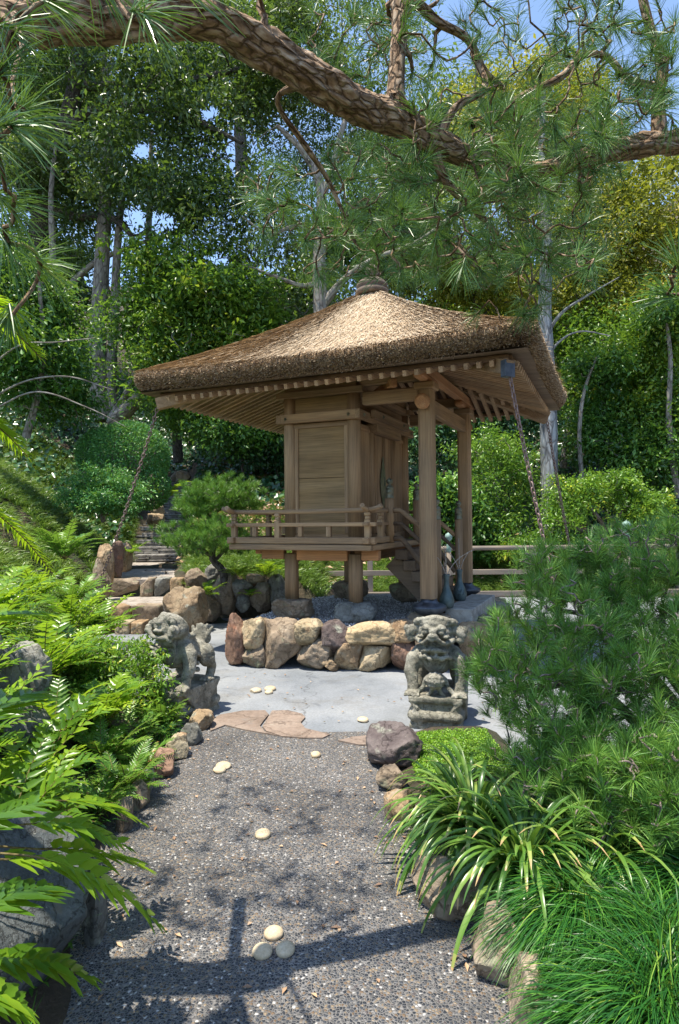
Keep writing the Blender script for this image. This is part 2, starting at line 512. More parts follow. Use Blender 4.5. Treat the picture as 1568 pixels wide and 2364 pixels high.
def build_thatch():
    n = len(PER)
    ts = np.array([0.03, 0.1, 0.2, 0.3, 0.4, 0.5, 0.6, 0.7, 0.8, 0.88, 0.94, 0.972])
    rows = [roof_top(PER, np.full(n, t)) for t in ts]
    nx = PER - np.roll(PER, 1, 0); nx2 = np.roll(PER, -1, 0) - PER
    tan = nrm(nx + nx2); outw = np.stack([tan[:, 1], -tan[:, 0]], 1)
    lift = corner_lift(PER)
    prof = [(0.010, 0.186), (0.034, 0.155), (0.040, 0.115), (0.02, 0.06), (-0.035, 0.0), (-0.30, 0.02)]
    for (o, z) in prof:
        r = np.empty((n, 3)); r[:, :2] = PER + outw*o; r[:, 2] = ZE + lift + z
        rows.append(r)
    V = np.concatenate(rows); k = len(rows)
    V += (rng.random(V.shape) - .5) * 0.006
    F = []
    idx = np.arange(n)
    for i in range(k-1):
        F.append(np.stack([i*n + idx, (i+1)*n + idx, (i+1)*n + (idx+1) % n, i*n + (idx+1) % n], 1))
    me = mesh_np("thatch", V, np.concatenate(F), smooth=True)
    core = link("thatch", me, M_CORE, shrine)
    # straw laid down the slopes
    m = 90000
    q = rng.integers(0, n, m); t = np.sqrt(rng.uniform(0.004, 1.0, m))
    p = PER[q] + (rng.random((m, 2)) - .5) * 0.05
    P = roof_top(p, t)
    P2 = roof_top(p, np.minimum(t + 0.03, 1.03))
    D = nrm(P2 - P)
    up = np.array([0, 0, 1.0])
    W = nrm(np.cross(D, up)); Nn = nrm(np.cross(W, D))
    Nn[Nn[:, 2] < 0] *= -1
    ang = rng.normal(0, 0.28, m)[:, None]
    D2 = nrm(D*np.cos(ang) + W*np.sin(ang) + Nn * rng.uniform(-0.02, 0.06, m)[:, None])
    W2 = nrm(np.cross(D2, Nn) + rng.normal(0, .16, (m, 3)))
    P = P - D*0.03 + Nn*rng.uniform(0.002, .014, m)[:, None]
    # ragged light and dark courses
    rr = np.clip(rng.beta(1.9, 1.2, m) * 0.92 + 0.13*np.sin(t*64 + 2.5*np.sin(q*0.11) + 1.7*np.sin(q*.31) + rng.normal(0, .5, m)), 0, 1)
    A = ribbons(P, D2, W2, rng.uniform(0.06, 0.15, m), rng.uniform(0.005, 0.012, m), 0.4, rr)
    # cut ends on the eave face
    m = 60000
    q = rng.integers(0, n, m); f = rng.random(m)
    fr = rng.random(m)
    p0 = PER[q] + (PER[(q+1) % n] - PER[q]) * fr[:, None]
    ow = outw[q]
    zz = f*0.195
    oo = np.interp(zz, [0, .06, .115, .155, .195], [-.035, .02, .040, .034, -.02])
    P = np.empty((m, 3)); P[:, :2] = p0 + ow*(oo - 0.03)[:, None]; P[:, 2] = ZE + corner_lift(p0) + zz
    D = np.concatenate([ow, (-0.55 + 0.75*f)[:, None]], 1) + rng.normal(0, .22, (m, 3))
    D = nrm(D)
    W = nrm(np.cross(D, rng.normal(0, 1, (m, 3))))
    rr = np.clip(rng.random(m)**1.6 * (0.45 + 0.75*f), 0, 1)
    B = ribbons(P, D, W, rng.uniform(0.035, 0.062, m), rng.uniform(0.005, 0.009, m), 0.9, rr)
    V = np.concatenate([A[0], B[0]]); F = np.concatenate([A[1], B[1] + len(A[0])])
    me = mesh_np("straw", V, F, {'rnd': np.concatenate([A[2], B[2]])})
    tag(link("straw", me, M_STRAW, core), kind=None)
build_thatch()

mb = MB()
mb.lathe([(0.0, 4.44), (0.20, 4.44), (0.215, 4.47), (0.215, 4.50), (0.19, 4.52), (0.19, 4.535), (0.205, 4.55), (0.20, 4.58),
          (0.17, 4.62), (0.12, 4.655), (0.075, 4.67), (0.06, 4.69), (0.06, 4.71), (0.085, 4.735), (0.09, 4.77), (0.07, 4.81), (0.03, 4.85), (0.0, 4.87)], (AX, AY, 0.075), 28)
mb.build("roof_finial", wood_mat("finial_wood", 2, (0.10, 0.07, 0.055), (0.20, 0.15, 0.11), (0.30, 0.24, 0.19)), shrine)

# --- ceiling boards, eave beams, rafters
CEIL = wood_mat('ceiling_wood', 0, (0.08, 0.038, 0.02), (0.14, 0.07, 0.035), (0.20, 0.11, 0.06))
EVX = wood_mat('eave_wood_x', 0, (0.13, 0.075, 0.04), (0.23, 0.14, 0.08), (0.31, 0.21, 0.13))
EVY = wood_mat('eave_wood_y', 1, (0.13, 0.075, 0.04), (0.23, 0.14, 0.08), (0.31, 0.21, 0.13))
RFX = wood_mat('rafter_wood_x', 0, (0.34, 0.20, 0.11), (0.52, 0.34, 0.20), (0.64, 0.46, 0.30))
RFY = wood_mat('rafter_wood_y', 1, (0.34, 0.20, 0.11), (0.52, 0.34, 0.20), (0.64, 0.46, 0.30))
SL = 0.30
def zc(d): return ZE - 0.02 + SL * max(0.0, d)
def eave_ring(name, d0, d1, za, zb, mat):
    """flat-ish ring of soffit boards between inset d0 and d1"""
    mb = MB()
    o = [(EX0+d0, EY0+d0), (EX1-d0, EY0+d0), (EX1-d0, EY1-d0), (EX0+d0, EY1-d0)]
    i = [(EX0+d1, EY0+d1), (EX1-d1, EY0+d1), (EX1-d1, EY1-d1), (EX0+d1, EY1-d1)]
    for k in range(4):
        k2 = (k+1) % 4
        mb.add([(*o[k], za), (*o[k2], za), (*i[k2], zb), (*i[k], zb)], [(0, 1, 2, 3)])
        mb.add([(*o[k], za+.02), (*o[k2], za+.02), (*i[k2], zb+.02), (*i[k], zb+.02)], [(3, 2, 1, 0)])
    return mb.build(name, mat, shrine)
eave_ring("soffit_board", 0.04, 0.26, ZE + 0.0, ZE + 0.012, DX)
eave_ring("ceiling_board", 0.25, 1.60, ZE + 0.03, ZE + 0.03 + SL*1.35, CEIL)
IN = 0.23
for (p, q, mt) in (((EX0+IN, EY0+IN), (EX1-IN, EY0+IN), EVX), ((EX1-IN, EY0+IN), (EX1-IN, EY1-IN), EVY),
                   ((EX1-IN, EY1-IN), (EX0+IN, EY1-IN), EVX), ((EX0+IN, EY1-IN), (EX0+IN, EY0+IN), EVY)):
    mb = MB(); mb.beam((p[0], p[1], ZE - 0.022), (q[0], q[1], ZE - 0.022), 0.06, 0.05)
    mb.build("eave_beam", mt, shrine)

raf = []
def rafter(side, c, inner):
    """side 0 front,1 right,2 back,3 left; c = position along the eave; inner = run"""
    o = IN - 0.075
    z0 = ZE - 0.085; z1 = z0 + SL*(inner - o) + 0.02
    if side == 0: p, q = (c, EY0+o), (c, EY0+inner)
    elif side == 2: p, q = (c, EY1-o), (c, EY1-inner)
    elif side == 1: p, q = (EX1-o, c), (EX1-inner, c)
    else: p, q = (EX0+o, c), (EX0+inner, c)
    raf.append(((p[0], p[1], z0), (q[0], q[1], z1), side))
STEP = 0.122
def lane(a, b):
    n = int((b-a-0.5)/STEP); s = (b-a-n*STEP)/2
    return [a + s + i*STEP for i in range(n+1)]
for c in lane(EX0, EX1):
    run = min(1.5, min(c-EX0, EX1-c) - 0.02)
    rafter(0, c, max(run, .3)); rafter(2, c, max(run, .3))
for c in lane(EY0, EY1):
    run = min(1.5, min(c-EY0, EY1-c) - 0.02)
    rafter(1, c, max(run, .3)); rafter(3, c, max(run, .3))
def rank(r): # what the photograph shows largest first
    s = r[2]; return {0: 0, 3: 1, 1: 1, 2: 3}[s]*10 + abs(r[0][0])*0.1
raf.sort(key=rank)
rest = MB()
for i, (p, q, s) in enumerate(raf):
    mt = {0: RFY, 2: RFY, 1: RFX, 3: RFX}[s]
    if i < 98:
        mb = MB(); mb.beam(p, q, 0.042, 0.058, 0.003); mb.build("rafter", mt, shrine)
    else:
        rest.beam(p, q, 0.048, 0.055, 0.003)
tag(rest.build("back_rafters", WY, shrine), kind="stuff")
# hip beams running out to the corners
for (cx, cy, ix, iy) in ((EX0, EY0, -0.84, 0.0), (EX1, EY0, 0.87, 0.0), (EX1, EY1, 0.87, 1.85), (EX0, EY1, -0.84, 1.8)):
    d = Vector((cx-ix, cy-iy, 0)); L = d.length; d.normalize()
    tip = Vector((ix, iy, 0)) + d*(L - 0.27)
    mb = MB(); mb.beam((ix, iy, 3.40), (tip.x, tip.y, 2.995), 0.105, 0.135, 0.006)
    o = mb.build("hip_beam", WX, shrine)
    if cx > 0 and cy < 0:
        mb = MB(); e = tip + Vector((0, 0, 2.985)); t2 = e + d*0.012
        mb.beam(e - d*0.06, t2, 0.118, 0.158, 0.004); mb.build("metal_cap", M_BOWL, o)

# --- wall body
HX0, HX1, HY0, HY1 = -0.84, 0.0, 0.0, 1.80
def col(x, y, z0, z1, r=0.078, name="column", mat=None):
    mb = MB(); mb.tube([(x, y, z0), (x, y, z1)], r, 20); return mb.build(name, mat or WZ, shrine)
for (x, y) in ((HX0, HY0), (HX1, HY0), (HX0, HY1), (HX1, HY1)):
    col(x, y, 1.33, 3.10)
    col(x, y, 0.64, 1.20, 0.085, "foundation_post")
for y in (0.50, 1.30):
    col(HX1 - 0.005, y, 1.33, 2.86, 0.062, "door_post")
# side wall (front-left) panel, frieze, frame
def panel(x0, x1, y0, y1, z0, z1, mat, name="wall_panel"):
    mb = MB(); mb.box(x0, x1, y0, y1, z0, z1, None, 0.003); return mb.build(name, mat, shrine)
for y in (HY0, HY1):
    panel(HX0+.06, HX1-.06, y-.012, y+.012, 1.42, 2.096, WPAN)
    panel(HX0+.06, HX1-.06, y-.012, y+.012, 2.10, 2.76, WPAN)
    panel(HX0+.06, HX1-.06, y-.014, y+.014, 2.84, 3.06, WPAN, "frieze_panel")
    for x in (HX0+.095, HX1-.095):
        panel(x-.022, x+.022, y-.03, y+.03, 1.44, 2.74, WZ, "panel_frame")
    panel(HX0+.06, HX1-.06, y-.036, y+.036, 2.70, 2.755, WX, "panel_frame")
    panel(HX0+.06, HX1-.06, y-.036, y+.036, 1.335, 1.43, WX, "wall_sill")
    s = -1 if y == HY0 else 1
    panel(HX0-.13, HX1+.092, y+s*.095-.03, y+s*.095+.03, 2.757, 2.865, WX, "tie_beam")
    panel(HX0-.14, HX1+.14, y-.10, y+.10, 3.065, 3.135, WX, "wall_plate")
    panel(HX0-.05, HX1+.05, y-.05, y+.05, 3.137, 3.52, WX, "gable_board")
for x in (HX0, HX1):
    panel(x-.018, x+.018, HY0+.06, HY1-.06, 2.84, 3.06, WY, "frieze_panel")
    s = -1 if x == HX0 else 1
    panel(x+s*.095-.028, x+s*.095+.028, HY0-.128, HY1+.128, 2.762, 2.862, WY, "tie_beam")
    panel(x-.098, x+.098, HY0+.103, HY1-.103, 3.068, 3.132, WY, "wall_plate")
    panel(x-.048, x+.048, HY0+.053, HY1-.053, 3.137, 3.52, WY, "gable_board")
panel(HX0-.012, HX0+.012, HY0+.06, HY1-.06, 1.42, 2.76, WY)
for (a, b_) in ((HY0+.07, 0.44), (1.36, HY1-.07)):
    panel(HX1-.012, HX1+.012, a, b_, 1.42, 2.74, WZ)
    panel(HX1-.03, HX1+.03, a, b_, 2.66, 2.71, WY, "panel_frame")
    panel(HX1-.034, HX1+.034, a, b_, 1.335, 1.43, WY, "wall_sill")
panel(HX1+.125, HX1+.18, 0.22, 1.55, 2.80, 2.90, WY, "lintel_beam")
panel(HX1+.0, HX1+.124, 0.44, 1.36, 2.66, 2.76, WY, "lintel_beam")
panel(HX1-.04, HX1+.10, 0.44, 1.36, 1.335, 1.42, WY, "door_sill")
for (a, b_) in ((0.565, 0.897), (0.903, 1.235)):
    d = panel(HX1+.0, HX1+.034, a, b_, 1.425, 2.655, WZ, "door")
    for y in (a+.03, b_-.03):
        mb = MB(); mb.box(HX1+.03, HX1+.044, y-.022, y+.022, 1.43, 2.65, None, .003); mb.build("door_stile", WZ, d)
# cusped bronze plate on the doors
prof = [(0, .36), (.018, .33), (.02, .29), (.04, .26), (.045, .21), (.075, .17), (.085, .12), (.10, .06), (.105, 0)]
prof = prof + [(a, -z) for a, z in prof[-2::-1]]
out2 = [(a, z) for a, z in prof] + [(-a, z) for a, z in prof[-2:0:-1]]
mb = MB()
n_ = len(out2)
mb.add([(HX1+.046, .83+a*.95, 2.06+z*.95) for a, z in out2] + [(HX1+.054, .83+a*.95, 2.06+z*.95) for a, z in out2],
       [tuple(range(n_)), tuple(range(n_, 2*n_))[::-1]] + [(i, (i+1) % n_, n_+(i+1) % n_, n_+i) for i in range(n_)])
o = mb.build("door_plate", M_BRZ, shrine)
mb = MB(); mb.box(HX1+.055, HX1+.058, .868, .880, 2.03, 2.14); mb.build("keyhole", M_BOWL, o)
# star studs on the tie beams
def stud(p, axis):
    mb = MB(); vs = []
    for k in range(12):
        a = math.pi*k/6; r = .026 if k % 2 == 0 else .015
        vs.append((r*math.cos(a), r*math.sin(a)))
    if axis == 'y': P = [(p[0]+a, p[1], p[2]+c) for a, c in vs]; tip = (p[0], p[1]-.022, p[2])
    else: P = [(p[0], p[1]+a, p[2]+c) for a, c in vs]; tip = (p[0]+.022, p[1], p[2])
    mb.add(P + [tip], [(i, (i+1) % 12, 12) for i in range(12)])
    mb.build("star_stud", M_BRZ, shrine)
stud((-0.84, -.127, 2.81), 'y'); stud((-0.02, -.127, 2.81), 'y')
for y in (0.0, .5, 1.3, 1.8): stud((HX1+.125, y, 2.81) if y in (0.0, 1.8) else (HX1+.182, y, 2.85), 'x')

# --- porch posts, brackets and beams
PX = 0.87
def sqpost(x, y, z0, z1, w_, name="porch_post"):
    c = w_*0.16; h = w_/2
    P = [(-h+c, -h), (h-c, -h), (h, -h+c), (h, h-c), (h-c, h), (-h+c, h), (-h, h-c), (-h, -h+c)]
    mb = MB()
    vs = [(x+a, y+b2, z) for z in (z0, z1) for a, b2 in P]
    mb.add(vs, [tuple(range(8))[::-1], tuple(range(8, 16))] + [(i, (i+1) % 8, 8+(i+1) % 8, 8+i) for i in range(8)])
    return mb.build(name, WZ, shrine)
for y in (0.0, 1.85):
    sqpost(PX, y, 0.725, 3.02, 0.165)
    mb = MB(); mb.lathe([(0, .545), (.10, .545), (.185, .60), (.195, .635), (.185, .65), (.12, .675), (.09, .70), (.085, .722), (0, .722)], (PX, y, 0), 28)
    mb.build("post_bowl", M_BOWL, shrine)
    mb = MB(); mb.box(PX-.115, PX+.115, y-.115, y+.115, 3.022, 3.10, None, .012); mb.build("bearing_block", WX, shrine)
    mb = MB()
    mb.box(PX-.055, PX+.055, y-.34, y+.34, 3.102, 3.175, None, .02); mb.build("bracket_arm", OY, shrine)
    # beam tying porch post to the wall
    mb = MB(); mb.beam((HX1+.12, y if y == 0 else 1.80, 2.99), (PX-.085, y if y == 0 else 1.80, 2.99), 0.09, 0.15, .012); mb.build("rainbow_beam", WX, shrine)
mb = MB(); mb.beam((PX, .085, 2.86), (PX, 1.765, 2.86), 0.085, 0.17, .01); mb.build("porch_beam", WY, shrine)
mb = MB(); mb.tube([(PX, -.085, 2.86), (PX, -.15, 2.87), (PX, -.20, 2.875), (PX, -.225, 2.87)], [.062, .085, .08, .05], 14); mb.build("carved_beam_end", OY, shrine)
mb = MB(); mb.tube([(PX, 1.935, 2.86), (PX, 2.0, 2.87), (PX, 2.06, 2.87)], [.062, .085, .06], 14); mb.build("carved_beam_end", OY, shrine)
mb = MB(); mb.beam((PX, -.62, 3.235), (PX, 2.46, 3.235), 0.10, 0.11, .008); mb.build("purlin", OY, shrine)
for y in (0.0, 1.85):
    mb = MB(); mb.beam((HX1+.10, y, 3.20), (PX-.06, y, 3.20), 0.10, 0.13, .01); mb.build("cross_beam", WX, shrine)
mb = MB(); mb.beam((HX1+.16, .35, 3.11), (HX1+.52, -.08, 3.13), 0.09, .10, .012); mb.build("corner_bracket", OX, shrine)

# --- deck
DX0, DX1, DY0, DY1 = -1.50, 0.33, -0.36, 2.16
for (p, q, mt) in (((DX0, DY0+.04), (DX1, DY0+.04), WX), ((DX0, DY1-.04), (DX1, DY1-.04), WX)):
    mb = MB(); mb.beam((p[0], p[1], 1.288), (q[0], q[1], 1.288), 0.08, 0.064, .006); mb.build("deck_edge_board", mt, shrine)
for x in (DX0+.04, DX1-.04):
    mb = MB(); mb.beam((x, DY0+.083, 1.2865), (x, DY1-.083, 1.2865), 0.078, 0.064, .006); mb.build("deck_edge_board", WY, shrine)
mb = MB()
y = DY0 + .085
while y < DY1 - .2:
    mb.box(DX0+.082, DX1-.082, y, y+.145, 1.282, 1.322, None, .003); y += .15
mb.build("deck_planks", GX, shrine)
for y in (0.0, 1.80):
    mb = MB()
    mb.box(HX0-.40, HX0-.0865, y-.045, y+.045, 1.13, 1.253, None, .01)
    mb.box(HX0-.49, HX0-.402, y-.04, y+.04, 1.19, 1.253, None, .01); mb.build("joist_end", OX, shrine)
    mb = MB(); mb.box(HX0+.0865, HX1-.0865, y-.045, y+.045, 1.12, 1.253, None, .008); mb.build("joist", OX, shrine)
    mb = MB(); mb.box(HX1+.0865, HX1+.30, y-.045, y+.045, 1.13, 1.253, None, .01); mb.build("joist_end", OX, shrine)
for x in (HX0, HX1):
    mb = MB(); mb.box(x-.045, x+.045, 0.0865, 1.7135, 1.10, 1.253, None, .008); mb.build("joist", OY, shrine)
    mb = MB(); mb.box(x-.07, x+.07, -.09, -.08, 1.2, 1.25, None, 0); 

# --- railing round the deck
RX0, RX1, RY0, RY1 = DX0+.05, DX1-.05, DY0+.05, DY1-.05
def rail_post(x, y):
    mb = MB(); mb.box(x-.033, x+.033, y-.033, y+.033, 1.325, 1.60, None, .005)
    mb.box(x-.028, x+.028, y-.028, y+.028, 1.602, 1.64, None, .008)
    mb.box(x-.033, x+.033, y-.033, y+.033, 1.642, 1.682, None, .008)
    mb.build("railing_post", WZ, shrine)
for (x, y) in ((RX0, RY0), (RX1, RY0), (RX0+.60, RY0), (RX0+1.2, RY0), (RX0, RY1), (RX0, .5), (RX0, 1.35), (RX1, RY1), (RX0+.6, RY1), (RX0+1.2, RY1), (RX1, .10)):
    if (x, y) == (RX0+1.2, RY0): continue
    rail_post(x, y)
def strut(x, y):
    mb = MB(); mb.box(x-.028, x+.028, y-.024, y+.024, 1.41, 1.525, None, .004); mb.build("baluster", WZ, shrine)
for x in (RX0+.29, RX0+.90, RX0+1.26): strut(x, RY0); strut(x, RY1)
for y in (.10, .92, 1.7): strut(RX0, y)
def rails(p, q, mt, ends=(1, 1)):
    d = Vector((q[0]-p[0], q[1]-p[1], 0)).normalized()
    P, Q = Vector((*p, 0)), Vector((*q, 0))
    e0, e1 = .10*ends[0], .10*ends[1]
    off = 0.002 if mt is WY else 0.0
    mb = MB(); mb.beam(P - d*e0*.9 + Vector((0, 0, 1.365+off)), Q + d*e1*.9 + Vector((0, 0, 1.365+off)), .075, .075-off*3, .008); mb.build("bottom_rail", mt, shrine)
    mb = MB(); mb.beam(P - d*e0 + Vector((0, 0, 1.548+off)), Q + d*e1 + Vector((0, 0, 1.548+off)), .062, .045-off*3, .006); mb.build("middle_rail", mt, shrine)
    pts = []; L = (Q-P).length
    for i in range(-4, 13):
        t = i/8.0
        if i < 0: a = P - d*(.042*-i)*ends[0]; z = 1.705 + .006*(i*i)*.5*ends[0]
        elif i > 8: a = Q + d*(.042*(i-8))*ends[1]; z = 1.705 + .006*((i-8)**2)*.5*ends[1]
        else: a = P + d*L*t; z = 1.705 - .008*math.sin(math.pi*t)
        if pts and (a - Vector((pts[-1].x, pts[-1].y, 0))).length < 1e-4: continue
        pts.append(a + Vector((0, 0, z+off)))
    mb = MB(); mb.tube(pts, .027, 12); mb.build("top_rail", mt, shrine)
NX = 0.30
rails((RX0, RY0), (RX1, RY0), WX)
rails((RX0, RY0), (RX0, RY1), WY)
rails((RX0, RY1), (RX1, RY1), WX)
rails((RX1, RY0), (RX1, .30), WY, (1, 0))
rails((RX1, RY1), (RX1, 1.51), WY, (1, 0))

# --- stair, newels, handrails
ST0, ST1 = 0.42, 1.39
nst = 6
def st_xz(i): return DX1 + .02 + i*.098, 1.235 - i*.128
for i in range(nst):
    x, z = st_xz(i)
    mb = MB(); mb.box(x-.0, x+.155, ST0-.03, ST1+.03, z-.118, z, None, .006); mb.build("stair_tread", DY, shrine)
for y in (ST0+.06, ST1-.06):
    mb = MB(); mb.beam((DX1-.05, y, 1.10), (DX1+.60, y, .46), .07, .20, .006); mb.build("stair_stringer", DX, shrine)
def newel(x, y, z0, z1):
    mb = MB(); mb.tube([(x, y, z0), (x, y, z1-.24)], .050, 18); o = mb.build("newel_post", WZ, shrine)
    mb = MB(); mb.lathe([(0, -.24), (.052, -.24), (.054, -.23), (.046, -.215), (.046, -.17), (.05, -.165), (.046, -.155), (.046, -.125), (.05, -.12), (.044, -.105), (.03, -.085),
                         (.018, -.078), (.018, -.068), (.034, -.055), (.041, -.035), (.034, -.014), (.014, -.004), (.004, .012), (0, .015)], (x, y, z1), 20)
    mb.build("onion_finial", M_BRZ, o)
newel(NX, .36, 1.325, 2.09); newel(NX, 1.45, 1.325, 2.09)
newel(.87, .36, .50, 1.83); newel(.87, 1.45, .50, 1.83)
for y in (.36, 1.45):
    for (z0, z1, r, kind) in ((1.705, 1.44, .03, 0), (1.548, 1.26, .026, 1), (1.37, .96, .034, 1)):
        pts = [(NX+.05, y, z0), (NX+.13, y, z0), (NX+.165, y, z0-.02), (NX+.52, y, z1 - .06)]
        mb = MB(); mb.tube(pts, r, 14 if kind == 0 else 6); mb.build("handrail", DX if kind else WX, shrine)
    for t in (0.33, .66):
        pass
mb = MB(); mb.box(.34, .92, .30, .34, .46, .50); 
# ------------------------------------------------------------------ terrain
def itp(x, pts):
    return np.interp(x, [p[0] for p in pts], [p[1] for p in pts])
def xl(y): return itp(y, [(0, -.72), (2, -.80), (2.55, -1.02), (3.4, -1.18), (4.6, -1.12), (5.2, -1.55), (6.2, -2.5), (8, -3.2), (10, -3.85), (12, -4.3), (16, -5.3), (20, -6.1), (30, -9)])
def xr(y): return itp(y, [(0, .62), (2, .52), (2.6, .50), (3.5, .30), (4.2, .24), (4.72, .45), (4.95, 3.0), (5.1, 9.0), (13, 9.0), (14, 9.0)])
def corr_r(y): return itp(y, [(9.5, -1.9), (11, -2.9), (16, -3.95), (20, -4.7), (30, -7)])
def height(x, y):
    x = np.asarray(x, float); y = np.asarray(y, float)
    floor = itp(y, [(9.75, 0), (9.8, .28), (11.0, .30), (11.05, .56), (15.6, .60), (20.5, 3.0), (30, 7.5), (60, 20)])
    mid = itp(y, [(10.3, 0), (10.7, .62), (16, 2.3), (30, 7.5), (60, 20)])
    back = itp(y, [(13.0, 0), (14, .35), (30, 8.0), (60, 21)])
    cr = corr_r(y)
    a = sm(-0.2, 0.5, x - cr); b = sm(-1.0, 0.2, x)
    z = floor*(1-a) + mid*a
    z = z*(1-b) + back*b
    L = xl(y) - x
    s = itp(y, [(0, .30), (3, .50), (6, .60), (9, .95), (20, .9)])
    cap = itp(y, [(0, .8), (3, 1.3), (6, 1.7), (9, 3.2), (14, 4.0), (20, 4.5)])
    g = np.maximum(0, L-.25)*s
    z = z + .10*sm(0, .25, L) + cap*np.tanh(g/cap)
    Rr = x - xr(y)
    z = z + np.where(y < 5.2, .07*sm(0, .25, Rr) + .10*sm(.3, 2.0, Rr)*sm(5.2, 4.4, y), 0)*(1 - sm(1.0, 1.25, x)*sm(3.8, 4.0, y))
    z = z + np.maximum(0, x-9)*.35 + np.maximum(0, x-6)*.12*sm(11, 14, y)
    paved = (L < 0.0) & (Rr < 0) & (y < 13.0)
    z = z - .03
    return z

gx = np.concatenate([np.arange(-60, -10, 2.0), np.arange(-10, 6, .12), np.arange(6, 62, 2.0)])
gy = np.concatenate([np.arange(-30, 0, 2.0), np.arange(0, 16, .12), np.arange(16, 32, .5), np.arange(32, 90, 3.0)])
GXm, GYm = np.meshgrid(gx, gy)
GZm = height(GXm, GYm)
bumpy = np.array([[mnoise.noise(Vector((a*.9, b_*.9, 3.1))) for a in gx] for b_ in gy])
mask = sm(0.1, .8, np.maximum(xl(GYm)-GXm, np.maximum(GXm-xr(GYm), GYm-13.0)))
mask = mask*(1 - (GXm > .9)*(GYm > 3.7)*(GYm < 13.0))
mask = np.maximum(mask, sm(0.1, .8, np.minimum(GYm-10.8, GXm-corr_r(GYm)-.6)) * (GXm < -.8))
GZm = GZm + bumpy*.16*mask
ny_, nx_ = GXm.shape
V = np.stack([GXm, GYm, GZm], -1).reshape(-1, 3)
ii = np.arange(ny_*nx_).reshape(ny_, nx_)
F = np.stack([ii[:-1, :-1], ii[:-1, 1:], ii[1:, 1:], ii[1:, :-1]], -1).reshape(-1, 4)
m, nt, b, out = newmat("garden_soil")
tc = nt.nodes.new('ShaderNodeTexCoord')
n1 = N(nt, 'ShaderNodeTexNoise', i_Scale=1.3, i_Detail=8.0); nt.links.new(tc.outputs['Object'], n1.inputs['Vector'])
n2 = N(nt, 'ShaderNodeTexNoise', i_Scale=26.0, i_Detail=6.0, i_Roughness=.7); nt.links.new(tc.outputs['Object'], n2.inputs['Vector'])
c1 = ramp(nt, [(.3, (.02, .022, .01)), (.5, (.045, .035, .022)), (.62, (.09, .065, .04)), (.75, (.14, .105, .07))], n2.outputs[0])
c2 = ramp(nt, [(.4, (.03, .05, .015)), (.6, (.14, .09, .055))], n1.outputs[0])
nt.links.new(mixc(nt, c1.outputs[0], c2.outputs[0], .4), b.inputs['Base Color'])
b.inputs['Roughness'].default_value = .95
bump(nt, n2.outputs[0], b, .9, .05)
M_SOIL = m
me = mesh_np("ground", V, F, smooth=True)
tag(link("ground", me, M_SOIL), kind="structure")

def zat(x, y): return float(height(x, y))

def poly_sheet(name, pts, z, mat, th=0.0):
    """flat sheet (optionally with sides of height th) from an outline"""
    me = bpy.data.meshes.new(name)
    n = len(pts)
    vs = [(p[0], p[1], z) for p in pts]
    fs = [tuple(range(n))]
    if th:
        vs += [(p[0], p[1], z-th) for p in pts]
        fs += [(i, n+i, n+(i+1) % n, (i+1) % n) for i in range(n)]
    me.from_pydata(vs, [], fs); me.update()
    return link(name, me, mat)

# washed aggregate path
m, nt, b, out = newmat("washed_aggregate")
tc = nt.nodes.new('ShaderNodeTexCoord')
wob = N(nt, 'ShaderNodeTexNoise', i_Scale=60.0, i_Detail=1.0); nt.links.new(tc.outputs['Object'], wob.inputs['Vector'])
wm = N(nt, 'ShaderNodeVectorMath', operation='SCALE'); wm.inputs['Scale'].default_value = .006; nt.links.new(wob.outputs['Color'], wm.inputs[0])
wa = N(nt, 'ShaderNodeVectorMath', operation='ADD'); nt.links.new(tc.outputs['Object'], wa.inputs[0]); nt.links.new(wm.outputs[0], wa.inputs[1])
vo = N(nt, 'ShaderNodeTexVoronoi', i_Scale=92.0); nt.links.new(wa.outputs[0], vo.inputs['Vector'])
ve = N(nt, 'ShaderNodeTexVoronoi', feature='DISTANCE_TO_EDGE', i_Scale=92.0); nt.links.new(wa.outputs[0], ve.inputs['Vector'])
sp = nt.nodes.new('ShaderNodeSeparateColor'); nt.links.new(vo.outputs['Color'], sp.inputs[0])
cr = ramp(nt, [(0, (.020, .024, .032)), (.34, (.045, .05, .06)), (.55, (.09, .088, .085)), (.68, (.15, .10, .06)), (.80, (.24, .18, .115)), (.9, (.08, .065, .065)), (.95, (.48, .46, .43))], sp.outputs[0], 'CONSTANT')
n3 = N(nt, 'ShaderNodeTexNoise', i_Scale=1.6, i_Detail=5.0); nt.links.new(tc.outputs['Object'], n3.inputs['Vector'])
cem = ramp(nt, [(.35, (.13, .123, .115)), (.65, (.24, .228, .215))], n3.outputs[0])
re = ramp(nt, [(.07, (0, 0, 0)), (.16, (1, 1, 1))], ve.outputs['Distance'])
c = mixc(nt, cem.outputs[0], cr.outputs[0], re.outputs[0])
# worn patches where the cement shows
wp = ramp(nt, [(.66, (0, 0, 0)), (.74, (1, 1, 1))], N(nt, 'ShaderNodeTexNoise', i_Scale=2.3, i_Detail=9.0, i_Roughness=.65).outputs[0])
c = mixc(nt, c, (.27, .265, .26), wp.outputs[0])
nt.links.new(c, b.inputs['Base Color'])
b.inputs['Roughness'].default_value = .62
hr = ramp(nt, [(0, (0, 0, 0)), (.3, (1, 1, 1))], ve.outputs['Distance'])
bump(nt, hr.outputs[0], b, .8, .006)
M_AGG = m
ys = np.linspace(-4, 4.55, 40)
left = [(float(xl(y))-.25, float(y)) for y in ys]
right = [(float(xr(y))+.22, float(y)) for y in ys]
far = []
for i in range(9):
    t = i/9
    xx = left[-1][0] + (right[-1][0]-left[-1][0])*t
    far.append((xx, 4.62 + .42*(1-t)**1.3 + .05*math.sin(t*9)))
path_pts = right + far[::-1] + left[::-1]
tag(poly_sheet("path", path_pts, .0, M_AGG), kind="structure")

